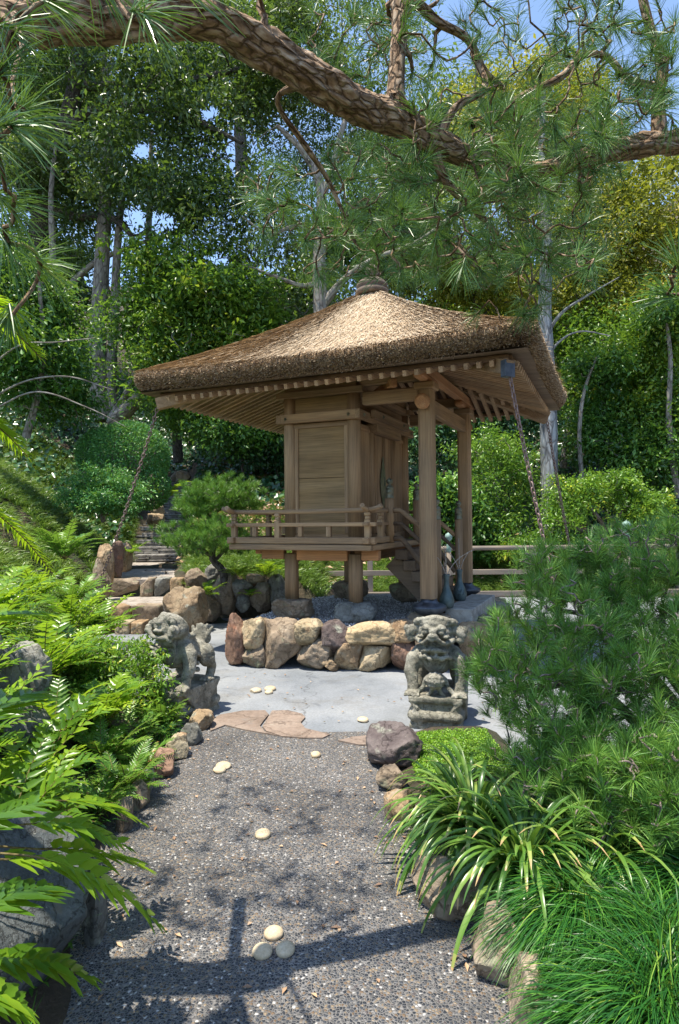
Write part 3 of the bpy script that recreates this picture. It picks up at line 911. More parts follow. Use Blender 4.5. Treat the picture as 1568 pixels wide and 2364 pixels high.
# concrete paving
m, nt, b, out = newmat("grey_concrete")
tc = nt.nodes.new('ShaderNodeTexCoord')
n1 = N(nt, 'ShaderNodeTexNoise', i_Scale=.9, i_Detail=8.0, i_Roughness=.6); nt.links.new(tc.outputs['Object'], n1.inputs['Vector'])
n2 = N(nt, 'ShaderNodeTexNoise', i_Scale=70.0, i_Detail=3.0); nt.links.new(tc.outputs['Object'], n2.inputs['Vector'])
n4 = N(nt, 'ShaderNodeTexNoise', i_Scale=3.4, i_Detail=7.0, i_Distortion=1.2); nt.links.new(tc.outputs['Object'], n4.inputs['Vector'])
c1 = ramp(nt, [(.3, (.14, .155, .17)), (.5, (.215, .228, .242)), (.7, (.29, .297, .30))], n1.outputs[0])
c2 = ramp(nt, [(.35, (.8, .8, .8)), (.65, (1.1, 1.1, 1.1))], n2.outputs[0])
c = mixc(nt, c1.outputs[0], c2.outputs[0], .7, 'MULTIPLY')
c3 = ramp(nt, [(.60, (1, 1, 1)), (.72, (.55, .58, .63))], n4.outputs[0])
c = mixc(nt, c, c3.outputs[0], .8, 'MULTIPLY')
nt.links.new(c, b.inputs['Base Color']); b.inputs['Roughness'].default_value = .8
vk = N(nt, 'ShaderNodeTexVoronoi', feature='DISTANCE_TO_EDGE', i_Scale=.42)
wk = N(nt, 'ShaderNodeVectorMath', operation='MULTIPLY_ADD'); nt.links.new(n4.outputs['Color'], wk.inputs[0]); wk.inputs[1].default_value = (.35, .35, 0); nt.links.new(tc.outputs['Object'], wk.inputs[2]); nt.links.new(wk.outputs[0], vk.inputs['Vector'])
rk = ramp(nt, [(0, (.42, .40, .38)), (.004, (1, 1, 1))], vk.outputs['Distance'])
ns = N(nt, 'ShaderNodeTexNoise', i_Scale=1.7, i_Detail=9.0, i_Roughness=.7); nt.links.new(tc.outputs['Object'], ns.inputs['Vector'])
rs_ = ramp(nt, [(.52, (1, 1, 1)), (.66, (.80, .74, .66))], ns.outputs[0])
c = mixc(nt, mixc(nt, c, rk.outputs[0], .8, 'MULTIPLY'), rs_.outputs[0], .8, 'MULTIPLY')
nt.links.new(c, b.inputs['Base Color'])
bump(nt, n2.outputs[0], b, .3, .004)
M_CON = m
cp = [(-1.7, 4.4), (1.1, 4.35), (1.15, 4.0), (9.5, 4.0), (9.5, 12.6), (-.6, 12.6), (-1.2, 11.6), (-3.0, 10.6), (-3.9, 9.9), (-3.9, 8.0), (-3.3, 6.6), (-2.3, 5.6)]
tag(poly_sheet("pavement", cp, -.006, M_CON), kind="structure")

# sandstone flags between path and concrete
M_FLAG = stone_mat("sandstone_flag", [(.3, (.16, .115, .085)), (.5, (.25, .19, .15)), (.7, (.33, .27, .22))], scale=2.0, bstr=.3, vary=.35, warm=(.20, .17, .15))
def flag(pts, lab):
    P = [gnd(X, Y) for X, Y in pts]
    P = [(p.x, p.y) for p in P][::-1]
    if sum((P[i][0]-P[i-1][0])*(P[i][1]+P[i-1][1]) for i in range(len(P))) > 0: P = P[::-1]
    o = poly_sheet("flagstone", P, .010, M_FLAG, .02)
    return tag(o, lab, "flagstone", "flagstones at the end of the path")
flag([(486, 1690), (484, 1664), (510, 1652), (560, 1643), (612, 1642), (621, 1652), (610, 1664), (600, 1678), (612, 1692), (640, 1700), (560, 1686), (520, 1676)], "broad pinkish flagstone left of the path end, near the tan border stone")
flag([(623, 1652), (628, 1643), (665, 1642), (697, 1650), (705, 1658), (694, 1670), (705, 1684), (730, 1690), (763, 1698), (745, 1706), (700, 1706), (650, 1702), (615, 1690), (606, 1679), (614, 1666)], "brown flagstone with a curved left edge in the middle of the path end")
flag([(780, 1712), (820, 1703), (880, 1698), (962, 1692), (966, 1708), (930, 1716), (880, 1722), (830, 1722)], "thin brown flagstone strip beside the dark boulder at the path end")

# ------------------------------------------------------------------ rocks
_bm = None
def ico(sub):
    import bmesh
    bm = bmesh.new(); bmesh.ops.create_icosphere(bm, subdivisions=sub, radius=1.0)
    V = np.array([v.co[:] for v in bm.verts]); F = np.array([[v.index for v in f.verts] for f in bm.faces])
    bm.free(); return V, F
ICO5 = ico(5); ICO4 = ico(4)
def rock_mesh(name, size, seed, box=2.8, cuts=12, rough=.06, sub=5, flat_top=None):
    V, F = (ICO5 if sub == 5 else ICO4)
    r = np.random.default_rng(seed)
    v = V / (np.abs(V)**box).sum(1, keepdims=True)**(1/box)
    for k in range(cuts):
        n = nrm(r.normal(0, 1, 3)); off = r.uniform(.67, .94)
        d = v @ n - off
        v = v - np.outer(np.maximum(d, 0)*.96, n)
    if flat_top is not None:
        v[:, 2] = np.where(v[:, 2] > flat_top, flat_top + (v[:, 2]-flat_top)*.15, v[:, 2])
    s = Vector(r.uniform(-50, 50, 3))
    h = np.array([mnoise.fractal(Vector(p)*1.6 + s, .9, 2.1, 5) for p in v])
    h2 = np.array([abs(mnoise.noise(Vector(p)*4.5 + s)) for p in v])
    h3 = np.array([mnoise.fractal(Vector(p)*9 + s, .8, 2.1, 3) for p in v])
    v = v * (1 + rough*h[:, None]*1.6 - rough*1.2*h2[:, None] + rough*.35*h3[:, None])
    # normalise to the asked extents
    lo, hi = v.min(0), v.max(0)
    v = (v - (lo+hi)/2) / (hi-lo)
    v = v * np.array(size)
    return mesh_np(name, v, F, smooth=True)
def rock(name, loc, size, mat, seed, label, cat="rock", group=None, rz=0.0, parent=None, **kw):
    """loc = centre of the bottom; size = full width, depth, height"""
    me = rock_mesh(name, size, seed, **kw)
    o = link(name, me, mat, parent, Vector(loc) + Vector((0, 0, size[2]/2)), rz)
    if label: tag(o, label, cat, group)
    return o
def rock_px(name, x0, x1, ytop, ybot, z0, mat, seed, label, cat="rock", group=None, dr=.8, sink=.12, depth=None, **kw):
    c = gnd((x0+x1)/2, ybot, z0) if depth is None else at((x0+x1)/2, ybot, depth)
    wd = (x1-x0)/FPX*c.y; hh = (ybot-ytop)/FPX*c.y
    dp = wd*dr
    s = hh*sink
    return rock(name, (c.x, c.y + dp*.45, c.z - s), (wd, dp, hh + s), mat, seed, label, cat, group, **kw)

# --- platform wall
def r5(a, b_): return ((800 + a/1.2544)/1.7328, (2350 + b_/1.2544)/1.7328)
wall = [
 (118, 225, 150, 392, S_RED, "tall reddish end stone at the left corner of the shrine platform"),
 (208, 328, 170, 316, S_CREAM, "cream upper stone next to the reddish corner stone of the platform"),
 (212, 338, 294, 412, S_BROWN, "small rounded olive stone at the foot of the platform, second from the left"),
 (298, 510, 178, 410, S_BROWN, "largest brown platform stone with a rust stained right side"),
 (476, 616, 180, 294, S_CREAM, "cream top stone between the largest brown stone and the purple stone"),
 (488, 678, 274, 418, S_BROWN, "triangular brown foot stone below the cream top stone of the platform"),
 (614, 758, 188, 348, S_PURP, "dark purple brown wedge stone in the platform wall"),
 (676, 842, 258, 420, S_TAN, "tan cracked foot stone just right of the purple stone"),
 (611, 700, 372, 436, S_TAN, "smallest tan stone at the foot of the platform under the purple stone"),
 (746, 992, 192, 325, S_CREAM, "wide pale stone with an angular ridge at the top of the platform wall"),
 (792, 972, 306, 436, S_CREAM, "smooth golden round stone at the foot of the platform wall"),
 (948, 1092, 182, 280, S_TAN, "smooth tan top stone just left of the front lion's head"),
 (970, 1092, 258, 428, S_RED, "rough red brown foot stone beside the front lion"),
 (1088, 1200, 200, 330, S_BROWN, "brown platform stone hidden behind the front lion's head"),
 (1088, 1260, 300, 430, S_TAN, "tan foot stone of the platform behind the front lion's chest"),
]
for i, (x0, x1, y0, y1, mt, lab) in enumerate(wall):
    (X0, Y0), (X1, Y1) = r5(x0, y0), r5(x1, y1)
    cx = (X0+X1)/2
    # foot line of the wall on the paving
    dy = float(np.interp(cx, [516, 620, 760, 960, 1040], [6.86, 6.72, 6.58, 6.46, 6.52]))
    p = at(cx, Y1, dy); t_ = at(cx, Y0, dy)
    wd = (X1-X0)/FPX*dy; hh = (Y1-Y0)/FPX*dy
    zb = max(p.z - .02, -.03)
    rock("platform_stone", (p.x, dy + .17, zb), (wd*1.09, .36, hh*1.03 + (p.z - zb) + .02), mt, 100+i, lab, "stone", "stones of the platform wall", rz=R(-8), box=3.6, cuts=9, rough=.055)
side = [((1.45, 6.80), .42, .50, S_TAN, "grey tan platform stone right behind the front lion's ear"), ((1.68, 7.25), .46, .52, S_BROWN, "flat topped platform stone beside the granite block"),
        ((1.92, 7.75), .52, .50, S_BROWN, "layered brown platform stone further along the right side"), ((2.12, 8.3), .55, .54, S_GREY, "grey rock ending the right side of the platform"),
        ((2.22, 8.85), .5, .5, S_BROWN, "brown platform stone at the far right rear corner"), ((2.1, 9.4), .55, .46, S_GREY, "grey stone at the back right corner of the platform"), ((1.5, 9.8), .6, .46, S_TAN, "tan stone along the back of the platform nearest the corner"),
        ((.8, 9.95), .6, .46, S_BROWN, "brown stone in the middle of the back edge of the platform"), ((.1, 9.95), .6, .46, S_TAN, "tan stone along the back edge of the platform, left of its middle"), ((-.45, 9.4), .55, .42, S_GREY, "grey stone at the back left corner of the platform"),
        ((-.62, 8.75), .5, .44, S_BROWN, "flat brown stone along the left side behind the column base"), ((-.82, 8.15), .5, .44, S_TAN, "low tan stone on the left edge of the gravel bed"), ((-1.02, 7.55), .5, .44, S_RED, "peaked reddish stone behind the left corner stone")]
for i, (p, s_, h_, mt, lab) in enumerate(side):
    rock("platform_stone", (p[0], p[1], -.03), (s_*.75, s_*1.15, h_), mt, 140+i, lab, "stone", "stones of the platform wall", rz=R(-24), flat_top=.6)

# gravel bed on the platform
m, nt, b, out = newmat("fine_gravel")
tc = nt.nodes.new('ShaderNodeTexCoord')
vo = N(nt, 'ShaderNodeTexVoronoi', i_Scale=75.0); nt.links.new(tc.outputs['Object'], vo.inputs['Vector'])
sp = nt.nodes.new('ShaderNodeSeparateColor'); nt.links.new(vo.outputs['Color'], sp.inputs[0])
cr = ramp(nt, [(0, (.14, .13, .125)), (.3, (.28, .27, .26)), (.6, (.45, .43, .41)), (.85, (.66, .64, .62))], sp.outputs[0], 'CONSTANT')
nt.links.new(cr.outputs[0], b.inputs['Base Color']); b.inputs['Roughness'].default_value = .8
bump(nt, vo.outputs['Distance'], b, 1.0, -.02)
M_GRAV = m
gp = [(-1.16, 7.02), (-.3, 6.84), (.7, 6.66), (1.3, 6.86), (1.75, 7.7), (2.1, 8.6), (2.2, 9.3), (1.3, 9.75), (0, 9.8), (-.42, 9.3), (-.85, 8.1)]
tag(poly_sheet("gravel_bed", gp, .43, M_GRAV), kind="structure")
# loose stones on the bed
m_ = 5200
P = np.stack([rng.uniform(-1.1, 2.1, m_), rng.uniform(6.8, 9.4, m_), np.full(m_, .437)], 1)
g2 = np.array(gp)
def inside(P, poly):
    c = np.zeros(len(P), bool); j = len(poly)-1
    for i in range(len(poly)):
        xi, yi = poly[i]; xj, yj = poly[j]
        c ^= ((yi > P[:, 1]) != (yj > P[:, 1])) & (P[:, 0] < (xj-xi)*(P[:, 1]-yi)/(yj-yi+1e-12)+xi)
        j = i
    return c
P = P[inside(P, g2)]
tet = np.array([[1, 0, 0], [-1, 0, 0], [0, 1, 0], [0, -1, 0], [0, 0, 1], [0, 0, -1]], float)
tf = np.array([[0, 2, 4], [2, 1, 4], [1, 3, 4], [3, 0, 4], [2, 0, 5], [1, 2, 5], [3, 1, 5], [0, 3, 5]])
sz = rng.uniform(.006, .013, (len(P), 1, 3))
V = (tet[None]*sz*rng.uniform(.7, 1.3, (len(P), 6, 3)) + P[:, None]).reshape(-1, 3)
F = (tf[None] + (np.arange(len(P))*6)[:, None, None]).reshape(-1, 3)
m, nt, b, out = newmat("gravel_chips")
at_ = N(nt, 'ShaderNodeAttribute', attribute_name='rnd')
cr = ramp(nt, [(0, (.16, .15, .15)), (.5, (.40, .39, .38)), (1, (.70, .68, .66))], at_.outputs['Fac'])
nt.links.new(cr.outputs[0], b.inputs['Base Color']); b.inputs['Roughness'].default_value = .8
tag(link("gravel", mesh_np("gravel", V, F, {'rnd': np.repeat(rng.random(len(P)), 8)}), m), "pale loose gravel chips spread on the shrine platform", "gravel", kind="stuff")

# foundation rocks under the columns
fr = [(HX0, HY0, .52, .40, S_BROWN, "flat topped brown rock under the shrine's front left column"), (HX1, HY0, .52, .42, S_GREY, "grey green faceted rock under the shrine's front corner column"),
      (HX0, HY1, .56, .46, S_BROWN, "large dark rock under the shrine's rear left column"), (HX1, HY1, .44, .36, S_BROWN, "dark rock under the shrine's rear column behind the stair")]
for i, (x, y, w_, d_, mt, lab) in enumerate(fr):
    p = s2w(x, y)
    rock("foundation_rock", (p.x, p.y, .40), (w_, d_+.05, .26 if i < 2 else .30), mt, 60+i, lab, "rock", "rocks under the shrine columns", rz=R(-10), flat_top=.55, cuts=10)
for i, y in enumerate((0.0, 1.85)):
    p = s2w(PX, y)
    rock("foundation_rock", (p.x+.02, p.y, .40), (.52, .44, .155), S_BROWN, 70+i, ("low flat rock under the iron bowl of the near porch post", "low flat rock under the iron bowl of the far porch post")[i], "rock", "rocks under the porch posts", flat_top=.5)

# granite block
mb = MB(); mb.box(.99, 1.30, .22, 1.62, .40, .595, None, .008)
o = mb.build("granite_block", S_BLOCK); o.location = SHL; o.rotation_euler = (0, 0, A24)
tag(o, "long rough granite block in front of the stair carrying two vases", "stone block")

# vases
VP = [(0, .005), (.060, .0), (.074, .02), (.084, .06), (.082, .10), (.066, .15), (.045, .20), (.032, .25), (.028, .30), (.031, .34), (.038, .365), (.040, .375), (.036, .378), (.028, .365), (.024, .33), (0, .30)]
p1, p2 = gnd(1032, 1403, .596), gnd(1062, 1386, .596)
for p, lab in ((p1, "dark teal bronze vase nearest the porch post on the granite block"), (p2, "dark teal bronze vase with raised floral relief behind the first vase")):
    mb = MB(); mb.lathe(VP, (0, 0, 0), 28)
    o = mb.build("bronze_vase", M_VASE, None, p); tag(o, lab, "vase", "bronze vases on the granite block")
    if p is p2:
        mb = MB()
        for a0, dz, L in ((-1.9, .07, .07), (-1.6, .10, .07), (-1.3, .07, .06), (-2.1, .12, .05)):
            pts = []
            for k in range(6):
                z = dz + L*k/5*.8; a = a0 + .25*k/5
                r = float(np.interp(z, [0, .06, .10, .15, .20], [.06, .084, .082, .066, .045])) + .001
                pts.append((r*math.cos(a), r*math.sin(a), z))
            mb.tube(pts, [.002, .006, .007, .006, .004, .002], 6)
        mb.build("relief", M_VASE, o)
m, nt, b, out = newmat("dried_stem")
tc = nt.nodes.new('ShaderNodeTexCoord')
n1 = N(nt, 'ShaderNodeTexNoise', i_Scale=120.0); nt.links.new(tc.outputs['Object'], n1.inputs['Vector'])
cr = ramp(nt, [(.35, (.16, .12, .09)), (.65, (.50, .44, .38))], n1.outputs[0]); nt.links.new(cr.outputs[0], b.inputs['Base Color'])
M_STEM = m
stems = [(p1, (-.10, .02), .30, "short dried stem bending left out of the nearer vase"), (p1, (-.015, .0), .42, "upright knobbly dried stem in the nearer vase"), (p1, (.30, -.05), .50, "long dried stem arching right from the nearer vase"),
         (p2, (-.22, .05), .48, "dried stem leaning left out of the far vase"), (p2, (.0, .03), .46, "straight upright dried stem in the far vase"), (p2, (.12, .0), .34, "dried stem curving right out of the far vase")]
for p, (dx, dy), h_, lab in stems:
    mb = MB(); pts = []; rr = []
    n_ = 40
    for k in range(n_):
        t = k/(n_-1)
        pts.append((dx*t**1.7 - .0, dy*t, .30 + h_*t*(1 - .25*t*abs(dx)*4)))
        rr.append(.0045*(1 + .55*(k % 2)) * (1-.3*t))
    mb.tube(pts, rr, 7)
    o = mb.build("dried_stem", M_STEM, None, p); tag(o, lab, "dried stem", "dried stems in the vases")

# ------------------------------------------------------------------ cream pebbles set in the paving
peb = [(591, 1593, 26, 9, "left one of three cream pebbles on the concrete"), (624, 1589, 27, 9, "upper right one of three cream pebbles on the concrete"), (621, 1597, 19, 8, "lower right one of three cream pebbles on the concrete"),
       (838, 1660, 26, 12, "lone cream pebble on the concrete near the front lion"), (729, 1742, 24, 13, "lone cream pebble on the upper part of the aggregate path"),
       (516, 1768, 36, 13, "upper one of the overlapping cream pebble pair at the left of the path"), (507, 1777, 30, 14, "lower one of the overlapping cream pebble pair at the left of the path"),
       (607, 1924, 36, 22, "lone greyish cream pebble in the middle of the path, half in branch shade"),
       (632, 2152, 45, 28, "brightest, topmost pebble of the three set together on the near path"), (606, 2192, 46, 34, "lower left pebble of the three set together on the near path"), (659, 2187, 44, 36, "lower right pebble of the three set together on the near path")]
for i, (X, Y, wx, wy, lab) in enumerate(peb):
    g = gnd(X, Y+wy*.3); w_ = wx/FPX*g.y
    zz = 0 if Y > 1700 else -.004
    dd = max(gnd(X, Y-wy/2).y - gnd(X, Y+wy/2).y, w_*.5)
    rock("pebble", (g.x, g.y, zz-.012), (w_, min(dd, w_*1.1), .036+w_*.10), S_PEB, 300+i, lab, "pebble", "cream pebbles set in the paving", box=2.0, cuts=1, rough=.012, sub=4, rz=R(i*37 % 60-30))

# ------------------------------------------------------------------ border stones
bl = [(428, 488, 1650, 1690, S_TAN, "rounded tan border stone nearest the left lion"), (410, 460, 1676, 1722, S_GREY, "smooth dark grey border stone beside the tan one"), (378, 432, 1703, 1757, S_CREAM, "pale beige border stone with a creased face"),
      (338, 398, 1745, 1800, S_RED, "reddish angular border stone beside the left fern bank"), (316, 352, 1780, 1836, S_GREY, "pale grey angular border stone below the reddish one"), (286, 336, 1815, 1872, S_BROWN, "brown border stone half hidden by ferns"),
      (262, 302, 1850, 1925, S_BROWN, "narrow shaded border stone under the fern tips")]
for i, (x0, x1, y0, y1, mt, lab) in enumerate(bl):
    rock_px("border_stone", x0, x1, y0, y1, 0, mt, 400+i, lab, "stone", "stones along the left edge of the path", dr=1.2, sink=.3, box=3.2, cuts=12)
br = [(848, 985, 1699, 1782, S_PURP, "large dark flat topped boulder at the upper right of the path"), (868, 945, 1777, 1828, S_BROWN, "small brown stone tucked below the dark boulder"), (888, 965, 1835, 1895, S_TAN, "tan stone under the strap leaf clump"),
      (960, 1190, 2010, 2128, S_BROWN, "long tan boulder under the strap leaf plant"), (1100, 1240, 2130, 2280, S_BROWN, "pale tan wedge boulder between strap leaves and grass mound"), (1190, 1320, 2260, 2400, S_BROWN, "brown stone at the foot of the grass mound")]
for i, (x0, x1, y0, y1, mt, lab) in enumerate(br):
    rock_px("border_stone", x0, x1, y0, y1, 0, mt, 420+i, lab, "stone", "stones along the right edge of the path", dr=(1.0, 1, 1, .6, 1.2, 1.2)[i], sink=(.3, .3, .3, .3, .6, .7)[i], box=3.4, cuts=14)
# big boulders, bottom left
rock("boulder", (-1.40, 2.08, -.05), (1.02, .90, .62), S_BLUE, 441, "big blue grey boulder in the lower left corner under fern fronds", "boulder", cuts=14, box=3.2, rough=.045)
rock_px("boulder", 178, 232, 1990, 2190, 0, S_GREY, 442, "low grey boulder between the big boulder and the path", "boulder", cuts=8, dr=1.3)
rock("boulder", (-2.28, 3.65, .42), (.62, .6, .58), S_BLUE, 443, "pale rounded boulder at the left edge among the ferns", "boulder", cuts=8)
rock("boulder", (-1.95, 3.5, .10), (.62, .5, .5), S_BLUE, 444, "grey boulder below the dead fern crown at the left edge", "boulder", cuts=9)
rock("boulder", (-1.72, 3.0, -.02), (.62, .6, .38), S_BLUE, 445, "flat blue grey boulder behind the lower left ferns", "boulder", cuts=9)
rock("boulder", (-2.05, 3.95, .35), (.4, .4, .5), S_GREY, 446, "shaded upright grey rock just right of the pale rounded boulder", "boulder", cuts=9)

# ------------------------------------------------------------------ stone steps, slate stair, rocks on the left
def step_row(xs, ytop, ybot, z0, depth, mats, labs, seed, group):
    for i in range(len(xs)-1):
        x0, x1 = xs[i]+1, xs[i+1]-1
        p = at((x0+x1)/2, ybot, depth); w_ = (x1-x0)/FPX*depth; h_ = (ybot-ytop)/FPX*depth
        rock("step_stone", (p.x, depth+.16, z0-.03), (w_, .36, h_+.03), mats[i % len(mats)], seed+i, labs[i], "step stone", group, box=7.0, cuts=2, rough=.03, flat_top=.9)
g = "blocks edging the lower stone steps"
step_row([196, 253, 300, 372], 1380, 1424, 0.02, 9.6, [S_BROWN, S_TAN, S_BROWN], ["dark brown step block at the left end of the lowest riser", "narrow tan step block between two wider ones in the lowest riser", "wide brown step block next to the big sandstone boulder"], 500, g)
step_row([253, 318, 354, 390, 424], 1328, 1369, 0.30, 10.9, [S_BROWN, S_BROWN, S_GREY, S_TAN], ["longest block at the left end of the second riser", "squarish brown block second in the upper riser", "grey brown block third in the second riser", "narrow tan block at the right end of the second riser"], 510, g)
step_row([222, 262, 300, 332], 1440, 1470, -.02, 8.9, [S_RED, S_CREAM, S_TAN], ["pinkish kerb stone by the ferns below the steps", "pale sunlit kerb stone below the steps", "tan kerb stone behind the left lion's snout"], 520, "kerb stones below the steps")
M_TREAD = stone_mat("packed_grit", [(.3, (.20, .17, .14)), (.5, (.33, .29, .25)), (.7, (.44, .40, .35))], scale=9.0, bstr=.5, vary=0, spot=False)
def pad(name, pts, z, th):
    o = poly_sheet(name, pts, z, M_TREAD, th); return tag(o, kind="structure")
pad("step_landing", [(-4.5, 9.78), (-2.6, 9.78), (-2.9, 11.1), (-4.9, 11.1)], .285, .3)
pad("upper_landing", [(-4.6, 11.05), (-2.9, 11.05), (-3.3, 13.5), (-3.9, 16.1), (-5.6, 16.1), (-5.2, 13.5)], .575, .3)
pad("kerb_landing", [(-4.2, 9.06), (-2.75, 9.06), (-2.75, 9.77), (-4.4, 9.77)], .06, .1)
big = rock("boulder", (-2.25, 9.05, -.05), (.66, .58, .72), S_TAN, 533, "big pale sandstone boulder with a weathered hollow beside the steps", "boulder", cuts=16, rough=.07, box=2.4, rz=R(20))
rw = [(424, 476, 1312, 1365, .28, 10.4, S_BROWN, "brown rock at the right end of the upper riser"), (488, 545, 1318, 1420, .0, 10.0, S_BROWN, "tall leaning rock in the retaining wall left of the shrine"), (524, 582, 1338, 1378, .35, 10.0, S_GREY, "rounded grey rock on top of the retaining wall"),
      (540, 575, 1372, 1412, .0, 10.0, S_GREY, "small grey rock at the foot of the retaining wall"), (574, 624, 1345, 1410, .0, 10.1, S_BROWN, "square brown rock in the retaining wall under a fern"), (614, 668, 1325, 1408, .0, 10.1, S_GREY, "tall grey rock next to the shrine's left column"),
      (445, 505, 1368, 1432, .0, 9.7, S_BROWN, "rock behind the sandstone boulder"), (470, 525, 1300, 1350, .45, 10.6, S_GREY, "rock above the leaning rock near the small pine"), (566, 612, 1325, 1350, .5, 10.3, S_TAN, "flat tan rock capping the retaining wall")]
for i, (x0, x1, y0, y1, z0, d, mt, lab) in enumerate(rw):
    p = at((x0+x1)/2, y1, d)
    w_ = (x1-x0)/FPX*d; h_ = (y1-y0)/FPX*d
    rock("wall_rock", (p.x, d+.15, p.z-.05), (w_*1.05, .45, h_+.05), mt, 540+i, lab, "rock", "rocks of the low retaining wall", cuts=10)
sr = [(222, 262, 1255, 1345, 10.4, S_TAN, "tan upright stone at the left of the lower landing"), (250, 282, 1248, 1330, 11.0, S_RED, "reddish narrow upright stone beside the landing"), (272, 302, 1252, 1308, 11.6, S_BROWN, "dark brown upright slab at the far end of the row"), (204, 250, 1290, 1400, 9.9, S_BROWN, "shaded upright stone next to the ferns by the steps")]
for i, (x0, x1, y0, y1, d, mt, lab) in enumerate(sr):
    p = at((x0+x1)/2, y1, d); w_ = (x1-x0)/FPX*d; h_ = (y1-y0)/FPX*d
    rock("upright_stone", (p.x, d+.1, p.z-.12), (w_, .4, h_+.12), mt, 570+i, lab, "stone", "upright stones left of the steps", cuts=8, box=2.8)
stair = empty("slate_stair", (0, 0, 0)); tag(stair, "steep stair of stacked dark slate climbing the hill on the left", "stair")
ns = 14
for i in range(ns):
    y = 15.7 + i*.36; z = .60 + (i+1)*.175
    cx = (float(xl(y)) + float(corr_r(y)))/2 + .05 - .05*math.sin(i*.7); hw = .62
    mb = MB()
    for k in range(3):
        x = cx - hw + random.uniform(-.1, .05)
        while x < cx + hw:
            l = random.uniform(.25, .6)
            zz = z - .06*(2-k)
            mb.box(x, min(x+l-.015, cx+hw+.08), y + random.uniform(-.03, .02), y+.46, zz-.052, zz-.003+random.uniform(-.006, .004), None, .006); x += l
    mb.build("slate_tread", S_SLATE, stair)
for i, (X, Y, d, s_, mt, lab) in enumerate([(423, 1100, 19.5, .5, S_TAN, "tan rock at the top right of the slate stair"), (408, 1095, 20, .4, S_BROWN, "brown rock at the top of the slate stair"), (363, 1170, 15.5, .35, S_CREAM, "pale round rock halfway up left of the slate stair"),
                          (438, 1112, 19, .3, S_CREAM, "small cream rock on the stair's right edge"), (365, 1072, 20.5, .35, S_TAN, "small tan rock at the edge of the clipped bush"), (360, 1195, 14.5, .4, S_TAN, "tan rock low on the left edge of the stair")]):
    p = at(X, Y, d); rock("stair_rock", (p.x, p.y, p.z-.25), (s_, s_, s_*.9), mt, 590+i, lab, "rock", "rocks beside the slate stair")

# ------------------------------------------------------------------ fence behind the shrine
fence = empty("rail_fence", (0, 12.75, 0)); tag(fence, "low weathered three rail timber fence behind the shrine and pavement", "fence")
def frail(z, w_, h_, x0=-1.0, x1=7.0, round_=False):
    mb = MB()
    xs = [x0, 2.0, 4.6, x1]
    for a, b_ in zip(xs[:-1], xs[1:]):
        if round_: mb.tube([(a, 0, z), (b_-.01, 0, z)], h_/2, 12)
        else: mb.beam((a, 0, z), (b_-.01, 0, z), w_, h_, .006)
    mb.build("fence_rail", GX, fence)
frail(.99, .1, .095, 1.6, 7.0, True); frail(.50, .05, .105); frail(.05, .09, .12)
for x in (-.95, .62, 2.2, 3.98, 5.6, 7.0):
    mb = MB(); mb.box(x-.055, x+.055, .03, .13, -.05, .95 if x > 1 else .85, None, .008); mb.build("fence_post", GZ, fence)
nb = empty("bridge_post", at(1447, 1250, 12.0)); nb.location.z = 0
tag(nb, "pale verdigris onion finial on a post behind the pine at right", "post")
mb = MB(); mb.tube([(0, 0, 0), (0, 0, 1.18)], .06, 16); mb.build("post", GZ, nb)
mb = MB(); mb.lathe([(0, 1.18), (.065, 1.18), (.065, 1.30), (.05, 1.33), (.03, 1.36), (.03, 1.38), (.075, 1.41), (.09, 1.45), (.075, 1.49), (.02, 1.52), (0, 1.53)], (0, 0, 0), 20); mb.build("finial", M_TEAL, nb)
nb2 = empty("bridge_post", at(1036, 1240, 11.6)); nb2.location.z = -.10; nb2.scale = (.7, .7, 1)
tag(nb2, "pale verdigris onion finial glimpsed between the porch posts", "post")
mb = MB(); mb.tube([(0, 0, 0), (0, 0, 1.08)], .06, 16); mb.build("post", GZ, nb2)
mb = MB(); mb.lathe([(0, 1.08), (.065, 1.08), (.065, 1.20), (.05, 1.23), (.03, 1.26), (.03, 1.28), (.085, 1.32), (.10, 1.37), (.085, 1.41), (.02, 1.44), (0, 1.45)], (0, 0, 0), 20); mb.build("finial", M_TEAL, nb2)

# ------------------------------------------------------------------ chains
def chain(p0, p1, sag, label, link_len=.062, r=.0075):
    p0, p1 = Vector(p0), Vector(p1)
    def f(t): return p0.lerp(p1, t) + Vector((0, 0, -sag*4*t*(1-t)))
    pts = [f(i/400) for i in range(401)]
    mb = MB(); acc = 0; last = 0; pos = pts[0]; k = 0
    step = link_len*.80
    L = [0]
    for i in range(400): L.append(L[-1] + (pts[i+1]-pts[i]).length)
    n = int(L[-1]/step)
    for k in range(n):
        s = k*step
        i = min(int(np.searchsorted(L, s)), 399)
        c = pts[i]; d = (pts[min(i+1, 400)] - pts[max(i-1, 0)]).normalized()
        u = d.orthogonal().normalized(); v = d.cross(u)
        a = math.pi/2*(k % 2) + .4
        e = u*math.cos(a) + v*math.sin(a)
        ring = []
        for j in range(12):
            an = 2*math.pi*j/12
            x = math.cos(an)*link_len*.26; y = math.sin(an)
            y = math.copysign(abs(y)**.7, y)*link_len*.5
            ring.append(c + e*x + d*y)
        nr = e.cross(d)
        vs = []
        for j in range(12):
            t_ = (ring[(j+1) % 12] - ring[j-1]).normalized(); w_ = t_.cross(nr)
            for q in range(5):
                b_ = 2*math.pi*q/5
                vs.append(ring[j] + (nr*math.cos(b_) + w_*math.sin(b_))*r)
        fs = [(j*5+q, j*5+(q+1) % 5, ((j+1) % 12)*5+(q+1) % 5, ((j+1) % 12)*5+q) for j in range(12) for q in range(5)]
        mb.add(vs, fs, True)
    o = mb.build("chain", M_RUST); tag(o, label, "chain", "chains slung from the shrine eaves"); return o
cR = s2w(EX1-.22, EY0+.18, 2.93); cL = s2w(EX0+.22, EY0+.15, 2.93); cF = s2w(EX1-.2, EY1-.2, 2.93)
